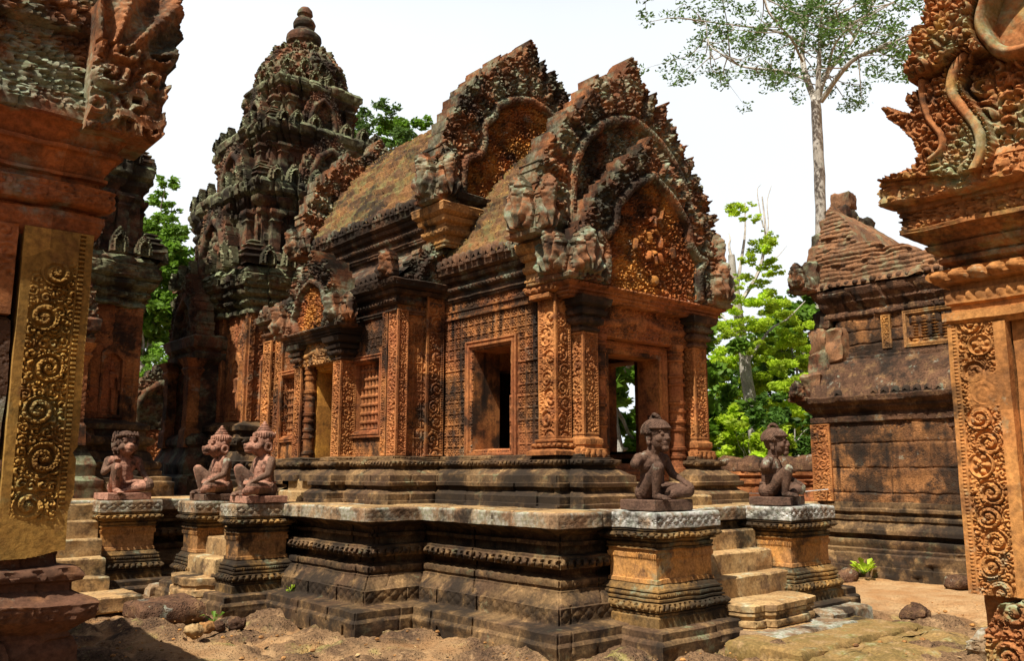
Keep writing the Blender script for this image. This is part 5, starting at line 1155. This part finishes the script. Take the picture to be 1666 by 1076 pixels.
seated('dark guardian with curled hair and broken arm on the white topped pedestal', (6.80, 5.73, ZS), math.radians(-4), 'guard', 'statuedark', 'stump', 'statuedark', group=G_, sc2=.95)
seated('dark guardian right of the front steps, green trees behind its head', (8.98, 5.76, ZS), math.radians(16), 'guard', 'statuedark', 'stump', 'statuedark', (.62, .5, .1), group=G_, sc2=.94)
seated('pink monkey guardian with tiered crown, nearer and larger of the pair in profile', (4.72, 10.32, ZS), math.radians(-90), 'monkey', 'statue', 'knee', 'statue', (.5, .52, .085), group=G_, sc2=1.0)
seated('pink monkey guardian with tiered crown, farther of the pair, by the dark gap', (4.72, 11.66, ZS), math.radians(-90), 'monkey', 'statue', 'knee', 'statuedark', (.5, .52, .085), group=G_, sc2=1.0)
seated('pink stone guardian with dark mane and face seen from the front, beside the golden pilaster', (3.86, 12.82, ZS), math.radians(4), 'lion', 'statue', 'chest', 'statue', (.56, .5, .09), group=G_, sc2=1.04)
# ================================================================ TREES
def leafmat(name, c, tr=.45):
    return plain(name, c, .55, .5, 1.7, tr, .25)
LB = leafmat('bright green leaves', (.42, .56, .035), .55); LD = leafmat('dark green leaves', (.07, .15, .018), .4); LM = leafmat('mid green leaves', (.14, .26, .025), .45); LT = leafmat('tall tree leaves', (.10, .18, .04), .4)
BK = stone('grey bark', (.5, .46, .40), (.40, .36, .3), (.26, .23, .19), black=.1, streak=.3, lichen=.1, lcol=((.3, .32, .26), (.4, .42, .36)), blocks=0)
def leaves(mb, cs, rs_, n, size, seed, flat=.7, shell=.5, sub=7):
    R = np.random.RandomState(seed); cs = np.array(cs, float); rs_ = np.array(rs_, float)
    if sub:   # break every clump into sprays with gaps between them
        o = R.normal(size=(len(cs), sub, 3)); o /= np.linalg.norm(o, axis=2)[..., None]
        k = R.uniform(.3, 1.05, (len(cs), sub, 1)); q = rs_[:, None]*R.uniform(.16, .42, (len(cs), sub))
        cs = (cs[:, None] + o*k*rs_[:, None, None]*np.array([1, 1, .8])).reshape(-1, 3); rs_ = q.ravel()
    w_ = rs_**2; k = R.choice(len(cs), n, p=w_/w_.sum())
    d = R.normal(size=(n, 3)); d /= np.linalg.norm(d, axis=1)[:, None]; r = R.uniform(shell**3, 1, n)**(1/3.)
    C = cs[k] + d*(r*rs_[k])[:, None]*np.array([1, 1, flat])
    a = R.normal(size=(n, 3)); a[:, 2] *= .5; a /= np.linalg.norm(a, axis=1)[:, None]; b = np.cross(a, R.normal(size=(n, 3))); b /= np.linalg.norm(b, axis=1)[:, None]
    s = size*R.uniform(.6, 1.3, n)[:, None]
    V = np.stack([C - a*s, C + b*s*.45, C + a*s, C - b*s*.45], 1).reshape(-1, 3)
    mb.add(V, np.arange(n*4).reshape(n, 4))
def clumps(c, R, n, r, seed, flat=.7):
    q = np.random.RandomState(seed); d = q.normal(size=(n, 3)); d /= np.linalg.norm(d, axis=1)[:, None]; rr = q.uniform(.25, 1, n)**.6
    return np.array(c) + d*rr[:, None]*np.array(R), r*q.uniform(.55, 1.25, n)
def limb(mb, p0, p1, r0, r1, seed, k=8, sag=.12):
    q = np.random.RandomState(seed); p0 = np.array(p0, float); p1 = np.array(p1, float); L = np.linalg.norm(p1 - p0)
    t = np.linspace(0, 1, k); w_ = np.cumsum(q.normal(size=(k, 3)), 0)*L*.02; w_ -= t[:, None]*w_[-1]
    P = p0*(1 - t)[:, None] + p1*t[:, None] + w_ + np.array([0, 0, sag*L])*np.sin(t*np.pi)[:, None]
    tube(mb, P, r0*(1 - t) + r1*t, 8); return P
def tree(name, label, base, top, R, mat, n=9000, size=.16, nc=26, cr=1.0, seed=0, trunk_r=.2, lean=(0, 0), group=None, flat=.75, cat='tree', limbs=7, low=.5):
    x, y = base; t = thing(name, label, cat, (x, y, 0), 0, group)
    c = (x + lean[0], y + lean[1], top - R[2])
    cs, rs_ = clumps(c, R, nc, cr, seed)
    mb = MB(); P = limb(mb, (x, y, -.3), (c[0], c[1], c[2] + R[2]*.3), trunk_r, trunk_r*.35, seed, 12, 0)
    for k in range(limbs):
        i = int(4 + 7*k/limbs); limb(mb, P[min(i, 11)], cs[k*3 % len(cs)], trunk_r*.35, trunk_r*.07, seed + k, 8, .08)
    keep(mb.build('trunk', BK, None), t)
    mb = MB(); leaves(mb, cs, rs_, n, size, seed, flat, low); keep(mb.build('crown', mat, None, smooth=False), t)
    return t
def dirpt(px, dist):
    a = math.atan((px - 833)/1428.); h = YAW + a; return (math.sin(h)*dist, math.cos(h)*dist)
def zpx(py, px, dist):   # height of a point seen at (px, py) on a vertical at that distance
    x, y = dirpt(px, dist); dep = x*F0.x + y*F0.y
    v = (538 - py)/1409.; return EYE + dep*(v*math.cos(PITCH) + math.sin(PITCH))/(math.cos(PITCH) - v*math.sin(PITCH))
# the tall pale tree: a bare trunk forking high up
D = 46.; bx, by = dirpt(1337, D); T_ = thing('tall_tree', 'very tall pale trunked tree forking high above the library roof', 'tree', (bx, by, 0))
rt = np.array([RT.x, RT.y, 0]); fo = np.array([F0.x, F0.y, 0])
def W_(px, py, dd=0):
    d = FW + RT*((px - 833)/1409.) - UPV*((py - 538)/1409.); t = (D + dd)/math.hypot(d.x, d.y); return np.array([t*d.x, t*d.y, EYE + t*d.z])
mb = MB(); tr = [W_(1337, 780), W_(1337, 600), W_(1335, 340), W_(1331, 240), W_(1327, 165)]; tube(mb, smoothpts([tuple(p) for p in tr], 5), np.linspace(.31, .25, 21), 14, .03, 4)
br = [((1327, 168), (1306, 100), (1310, 40), (1318, -40), .2), ((1327, 168), (1345, 120), (1390, 60), (1430, -20), .19), ((1335, 165), (1385, 100), (1450, 70), (1530, 35), .15), ((1330, 165), (1333, 90), (1335, 40), (1350, -60), .15), ((1316, 130), (1270, 115), (1200, 105), (1140, 60), .10), ((1308, 70), (1260, 50), (1190, 40), (1110, 30), .09), ((1310, 40), (1270, 0), (1220, -30), (1160, -60), .09), ((1400, 90), (1450, 78), (1475, 100), (1490, 125), .07), ((1345, 120), (1360, 70), (1400, 30), (1480, -10), .08), ((1335, 40), (1370, 20), (1400, 0), (1440, -50), .08), ((1306, 100), (1285, 60), (1250, 20), (1240, -20), .07), ((1200, 105), (1180, 90), (1160, 95), (1150, 60), .05), ((1390, 60), (1360, 20), (1385, -20), (1390, -60), .06)]
ends = []; q = np.random.RandomState(4)
for i, b in enumerate(br):
    dd = q.uniform(-4, 4); pts = [W_(*b[0]), W_(*b[1], dd*.4), W_(*b[2], dd*.8), W_(*b[3], dd)]; P = smoothpts([tuple(p) for p in pts], 5); tube(mb, P, np.linspace(b[4], b[4]*.25, len(P)), 8, .02, i)
    for k in range(9):
        j = q.randint(3, len(P)); e = np.array(P[j]) + q.normal(size=3)*np.array([1.5, 1.5, .9]); tube(mb, smoothpts([P[j], tuple((np.array(P[j]) + e)/2 + q.normal(size=3)*.2), tuple(e)], 3), np.linspace(.04, .012, 7), 5); ends.append(e)
        for k2 in range(2): e2 = e + q.normal(size=3)*np.array([.9, .9, .5]); tube(mb, [tuple(e), tuple(e2)], [.014, .006], 4); ends.append(e2)
mb.build('trunk', BK, T_)
mb = MB(); leaves(mb, ends, np.full(len(ends), .55), 12500, .12, 8, .7, .1, 0); mb.build('crown', LT, T_, smooth=False)
# bright green tree with bare dead limbs, right of the hall
D = 27.; bx, by = dirpt(1240, D); T2 = thing('bright_tree', 'bright lime green tree with bare dead limbs between the hall and the library', 'tree', (bx, by, 0))
mb = MB(); tube(mb, smoothpts([tuple(W_(1240, 780)), tuple(W_(1226, 690)), tuple(W_(1207, 560)), tuple(W_(1197, 480)), tuple(W_(1190, 415))], 5), np.linspace(.22, .10, 21), 10, .02, 3)
for i, b in enumerate([((1197, 480), (1205, 430), (1212, 380), (1212, 330), .07), ((1200, 500), (1235, 440), (1245, 380), (1240, 320), .07), ((1240, 400), (1250, 370), (1248, 330), (1255, 302), .03), ((1242, 370), (1236, 340), (1232, 310), (1238, 300), .025), ((1190, 420), (1186, 400), (1188, 390), (1186, 380), .05), ((1245, 430), (1262, 420), (1272, 410), (1280, 400), .02), ((1210, 600), (1250, 540), (1280, 520), (1310, 490), .05), ((1205, 560), (1180, 520), (1165, 510), (1150, 500), .04)]):
    P = smoothpts([tuple(W_(*p, .4*k)) for k, p in enumerate(b[:4])], 4); tube(mb, P, np.linspace(b[4], b[4]*.3, len(P)), 6)
mb.build('trunk', BK, T2)
mb = MB(); cl = [(1205, 340, .5), (1195, 345, .35), (1225, 355, .3), (1240, 405, .55), (1215, 420, .4), (1250, 385, .4), (1228, 450, .6), (1255, 440, .5), (1200, 460, .4), (1235, 500, .9), (1190, 520, .8), (1270, 500, .8), (1170, 545, .6), (1215, 545, .8), (1260, 555, 1.0), (1290, 540, .8), (1310, 580, .8), (1240, 600, 1.1), (1195, 590, .9), (1165, 590, .7), (1285, 620, 1.1), (1310, 660, 1.0), (1230, 640, 1.0), (1260, 670, 1.1), (1180, 640, .7), (1300, 710, 1.0), (1160, 515, .5), (1250, 720, .9)]
q = np.random.RandomState(9); cs = [W_(a, b, q.uniform(-1.5, 1.5)) for a, b, r in cl]; leaves(mb, cs, [r*.85 for a, b, r in cl], 42000, .055, 12, .5, .05, 12); mb.build('crown', LB, T2, smooth=False)
FG = 'trees beyond the temple walls'
def ft(name, label, px, dist, toppy, rad, mat, **k):
    d = FW + RT*((px - 833)/1409.) - UPV*((toppy - 538)/1409.); t = dist/math.hypot(d.x, d.y); b = (t*d.x, t*d.y); top = EYE + t*d.z; return tree(name, label, b, top, rad, mat, group=FG, **k)
ft('broad_tree', 'leafy green tree showing in the gap left of the central tower', 268, 30, 335, (1.9, 1.9, 2.6), LM, n=15000, size=.13, nc=40, cr=.8, seed=31, low=.2)
ft('broad_tree', 'tall sparse green tree behind the gap left of the central tower', 285, 36, 290, (1.6, 1.6, 3.5), LM, n=8000, size=.13, nc=30, cr=.7, seed=32, low=.2)
ft('broad_tree', 'thin branched green tree behind the right flank of the central tower', 612, 42, 150, (1.8, 1.8, 3.2), LT, n=4200, size=.13, nc=26, cr=.7, seed=33, low=.1)
ft('broad_tree', 'rounded green tree behind the ridge of the nave roof', 690, 44, 188, (3.4, 3.4, 3.4), LM, n=15000, size=.14, nc=44, cr=.95, seed=34, low=.2)
ft('broad_tree', 'tree glimpsed through the doorway of the hall', 1000, 24, 420, (3.2, 3.2, 3.4), LM, n=18000, size=.24, nc=34, cr=.9, seed=35, low=.2)
ft('broad_tree', 'dark green tree standing behind the lime green tree', 1255, 37, 560, (4.2, 4.2, 3.2), LD, n=15000, size=.16, nc=50, cr=1.1, seed=36, low=.2)
ft('broad_tree', 'mid green tree just left of the library gable', 1300, 33, 470, (1.8, 1.8, 2.6), LM, n=10000, size=.14, nc=34, cr=.8, seed=37, low=.2)
for i, (px, dist, top, r, mt, lb) in enumerate([(1165, 25, 640, 1.3, LM, 'feathery pale shrub beside the right porch pillar'), (1215, 23, 668, 1.3, LB, 'light green shrub behind the far guardian statue'), (1290, 24, 640, 1.5, LD, 'dark shrub behind the capstones of the enclosure wall near the library'), (262, 27, 560, 1.2, LM, 'pale creeper covered bush in the gap beside the side tower'), (235, 28, 690, 1.2, LD, 'low dark bush between the two towers'), (1340, 30, 640, 1.6, LD, 'dark shrub hidden behind the library corner')]):
    ft('shrub', lb, px, dist, top, (r, r, r*.9), mt, n=5000, size=.10, nc=22, cr=.55, seed=50 + i, low=.1, trunk_r=.05, cat='shrub', limbs=5)

# ruined gate far behind, between the towers
x, y = dirpt(246, 22.5); z1 = zpx(600, 246, 22.5); rg = thing('ruined_gate', 'small ruined red carved gateway seen between the two towers', 'ruin', (x, y, 0))
mb = MB(); block(mb, x - 1.2, y - .5, -.2, x + 1.0, y + .5, 2.6, .03, .08, .03, 300); mb.build('wall', M['frame'], rg)
mb = MB(); arch_slab(mb, (x - .1, y - .6, 2.55), E3, 1.5, 1.5, .3, .025, 301); mb.build('gable', M['tower'], rg)
mb = MB(); solid(mb, (x - 1.2, y - .52, 1.6), E3, Zv, 2.2, .9, .02, lambda S, T: .05*leafy(S, T, .08, 4), .05, None, .01); mb.build('frieze', M['frame'], rg)

# ================================================================ GROUND
def axis_pts(lo, hi, st, far):
    a = np.arange(lo, hi, st); g = [] ; d = st
    e = []; p = hi
    while p < far: d *= 1.25; p += d; e.append(p)
    f = []; p = lo; d = st
    while p > -far: d *= 1.25; p -= d; f.append(p)
    return np.concatenate([f[::-1], a, e])
gx = axis_pts(.6, 14.5, .036, 900.); gy = axis_pts(2.2, 13.5, .036, 900.)
X, Y = np.meshgrid(gx, gy)
u_ = X*.80 - Y*.60; v_ = X*.60 + Y*.80
wx = .35*fbm(np.stack([X*.9, Y*.9, X*0], -1), 4, 3); wy = .35*fbm(np.stack([X*.9, Y*.9, X*0 + 5], -1), 6, 3)
dx, dy, f1, f2, rid = worley(u_ + wx, (v_ + wy)*1.7, .95, 11, .9)
edge = f2 - f1
sand_gap = .6*(1 - sst(.02, .16, edge))
near = sst(.0, 1.5, np.minimum(X + 1, 15 - X))*sst(0, 1, Y - 1)
sand = np.clip(sst(7.6, 9.6, X - .35*Y + 1.2*wx*3)*sst(9.0, 6.5, Y), 0, 1)*.9
sand = np.maximum(sand, .55*sst(.34, .5, fbm(np.stack([X*.55, Y*.55, X*0 + 9], -1), 14, 3)))
P3 = np.stack([X, Y, X*0], -1)
pit_ = sst(.12, .5, fbm(P3*7, 40, 3))
rock = .17*np.clip(edge*1.7, 0, 1)**.55*(.55 + .6*rid) - .17 + .07*fbm(P3*1.7, 21, 3) + .065*fbm(P3*5, 24, 4) + .03*fbm(P3*17, 27, 2) - .05*pit_
flat = -.07 + .03*fbm(P3*2, 31, 3) + .03*fbm(P3*9, 33, 3)*sst(-.1, .3, fbm(P3*.9, 35, 2))
H = rock*(1 - sand) + flat*sand
H = np.where((np.abs(X) < 30) & (np.abs(Y) < 30), H, -.06)
mb = MB(); V = np.stack([X, Y, H], -1); mb.add(V, gridfaces(len(gy), len(gx))[:, :])
gm = stone('laterite ground', (.19, .112, .056), (.115, .066, .036), (.29, .18, .09), black=.4, streak=0, lichen=.18, lcol=((.22, .19, .05), (.34, .27, .11)), blocks=0, pit=1.1, bump=.9, lscale=1.6, mott=.5)
nt_ = gm.node_tree; bs_ = nt_.nodes['Principled BSDF']; src = bs_.inputs['Base Color'].links[0].from_socket
at_ = nt_.nodes.new('ShaderNodeAttribute'); at_.attribute_name = 'sand'; mx_ = nt_.nodes.new('ShaderNodeMix'); mx_.data_type = 'RGBA'
nt_.links.new(at_.outputs['Fac'], mx_.inputs[0]); nt_.links.new(src, mx_.inputs[6])
ns_ = nt_.nodes.new('ShaderNodeTexNoise'); ns_.inputs['Scale'].default_value = 3.; ns_.inputs['Detail'].default_value = 8; g_ = nt_.nodes.new('ShaderNodeNewGeometry'); nt_.links.new(g_.outputs['Position'], ns_.inputs['Vector'])
rp_ = nt_.nodes.new('ShaderNodeValToRGB'); rp_.color_ramp.elements[0].position = .35; rp_.color_ramp.elements[1].position = .65; rp_.color_ramp.elements[0].color = (.38, .20, .08, 1); rp_.color_ramp.elements[1].color = (.46, .29, .14, 1)
nt_.links.new(ns_.outputs['Fac'], rp_.inputs[0]); nt_.links.new(rp_.outputs[0], mx_.inputs[7]); nt_.links.new(mx_.outputs[2], bs_.inputs['Base Color'])
gr = mb.build('ground', gm, ang=180); tag(gr, kind='structure')
at = gr.data.attributes.new('sand', 'FLOAT', 'POINT'); at.data.foreach_set('value', np.maximum(sand, sand_gap).ravel().astype(np.float32))

# ---------------------------------------------------------------- stones, plants, rope
def boulder(name, label, c, r, seed, mat, cat='stone', group=None, s=(1, 1, .6)):
    mb = MB(); ball(mb, (0, 0, 0), 1, 40, s); V = mb.v[0]; V = np.sign(V)*np.abs(V)**.8
    V = (V + .45*np.stack([fbm(V*1.3 + k*9, seed + k, 4) for k in range(3)], -1))*r + np.array(c); mb.v[0] = V
    o = mb.build(name, M[mat], None, ang=180, origin=c); return tag(o, label, cat, group)
rk = MB(); block(rk, 3.35, 10.0, -.12, 4.0, 10.75, .12, .05, .03, .04, 400); tag(rk.build('stone_block', M['lat'], None, origin=(3.7, 10.4, 0)), 'large flat reddish laterite block on the ground before the side stairs', 'stone block')
rk = MB(); block(rk, 4.05, 12.05, -.1, 4.4, 12.3, .1, .05, .03, .04, 401); tag(rk.build('stone_block', M['slab'], None, origin=(4.2, 12.2, 0)), 'small grey broken block beside the dark gap under the terrace', 'stone block')
q = np.random.RandomState(21)
for i, (px, py, r, lb) in enumerate([(315, 1028, .09, 'pale orange loose stone left of the cluster on the ground by the side stairs'), (336, 1022, .08, 'ochre brown loose stone in the middle of the cluster by the side stairs'), (355, 1020, .075, 'dark red loose stone at the right of the cluster by the side stairs'), (385, 1015, .1, 'longer brown stone right end of the row before the side stairs'), (1375, 938, .16, 'dark rounded laterite lump on the ground by the library foot'), (1560, 950, .17, 'brown rock lump left of the gateway foot'), (1490, 1000, .14, 'low brown rock in the middle of the sandy ground right of the steps')]):
    d = FW + RT*((px - 833)/1409.) - UPV*((py - 538)/1409.); t = -EYE/d.z
    boulder('loose_stone', lb, (t*d.x, t*d.y, .0), r, 410 + i, ('step', 'die', 'lat', 'lat', 'lat', 'lat', 'lat')[i], 'stone', 'loose stones on the ground')
mb = MB(); n = 1500; q = np.random.RandomState(5)
for k in range(n):
    x = q.uniform(1.5, 11.5); y = q.uniform(2.8, 12)
    if (x > 5.4 and y > 5.1) or (x > 4.1 and y > 7.7): continue
    r = .008*q.uniform(.6, 1) + .022*q.rand()**5; ball(mb, (x, y, -.03 + .03*q.rand()), r, 6, (1.3, 1, .7))
o = mb.build('pebbles', M['die'], None); tag(o, kind='stuff')
q = np.random.RandomState(15); mb = MB(); cs_ = []
for k in range(900):
    x = q.uniform(1.5, 11.5); y = q.uniform(2.6, 12)
    if (x > 5.3 and y > 4.9) or (x > 3.9 and y > 7.7): continue
    i_ = np.searchsorted(gx, x); j_ = np.searchsorted(gy, y); z_ = H[min(j_, len(gy) - 1), min(i_, len(gx) - 1)] + .006
    a = q.uniform(0, 6.28); L = q.uniform(.012, .03); u2 = np.array([math.cos(a), math.sin(a), q.uniform(-.3, .3)])*L; v2 = np.array([-math.sin(a), math.cos(a), q.uniform(-.3, .3)])*L*.45; p = np.array([x, y, z_])
    mb.add([p - u2, p + v2, p + u2, p - v2 + np.array([0, 0, .006])], [[0, 1, 2, 3]])
tag(mb.build('leaf_litter', plain('fallen leaves', (.36, .24, .11), .8, .6, 9), None, smooth=False), kind='stuff')
def d2(px, py, z=0):
    d = FW + RT*((px - 833)/1409.) - UPV*((py - 538)/1409.); t = (z - EYE)/d.z; return np.array([t*d.x, t*d.y, z])
def sprig(label, p, h, n, seed, mat, name='plant'):
    t = thing(name, label, 'plant', tuple(p)); q = np.random.RandomState(seed); mb = MB(); ms = MB()
    for k in range(n):
        a = q.uniform(0, 6.28); e = q.uniform(.35, 1.2); d = np.array([math.cos(a)*math.cos(e), math.sin(a)*math.cos(e), math.sin(e)]); L = h*q.uniform(.7, 1.1)
        b = p + d*L*.35; c = p + d*L*.7 + np.array([0, 0, .02]); f = p + d*L + np.array([0, 0, -.1*L]); s = np.cross(d, (0, 0, 1.)); s /= np.linalg.norm(s); w_ = h*.16
        mb.add([b, c - s*w_, f, c + s*w_], [[0, 1, 2, 3]]); tube(ms, [tuple(p), tuple(b)], [.006, .004], 5)
    ms.build('stem', LM, t); mb.build('leaf_rosette', mat, t, smooth=False)
sprig('small bright leafy plant growing at the foot of the library wall', d2(1407, 935), .32, 22, 3, LB)
sprig('tiny green sprout at the corner between terrace and side pedestal', d2(472, 965, .16), .12, 9, 4, LB)
sprig('thin yellowish fern sprout among the loose stones by the side stairs', d2(348, 1012), .16, 5, 5, LM)
mb = MB(); tube(mb, smoothpts([(9.5, 7.1, 1.34), (10.6, 7.4, 1.27), (12.0, 7.6, 1.24), (13.6, 7.7, 1.28)], 6), .009, 6); tag(mb.build('rope', plain('white rope', (.7, .68, .62)), None), 'thin white barrier rope strung behind the far guardian', 'rope')
mb = MB()
fs = d2(1625, 1066); sweep(mb, rect(fs[0] - .12, fs[1] - .22, fs[0] + .35, fs[1] + .18), [(-.02, -.15), (.0, .0), (.02, .03, ('f', .03, .05)), (.0, .13), (-.06, .19)], res=.01, vres=.01, er=.03, joint=0, seed=420)
tag(mb.build('fallen_stone', M['slab'], None, origin=tuple(fs)), 'dark greenish fallen carved stone at the foot of the gateway', 'stone')
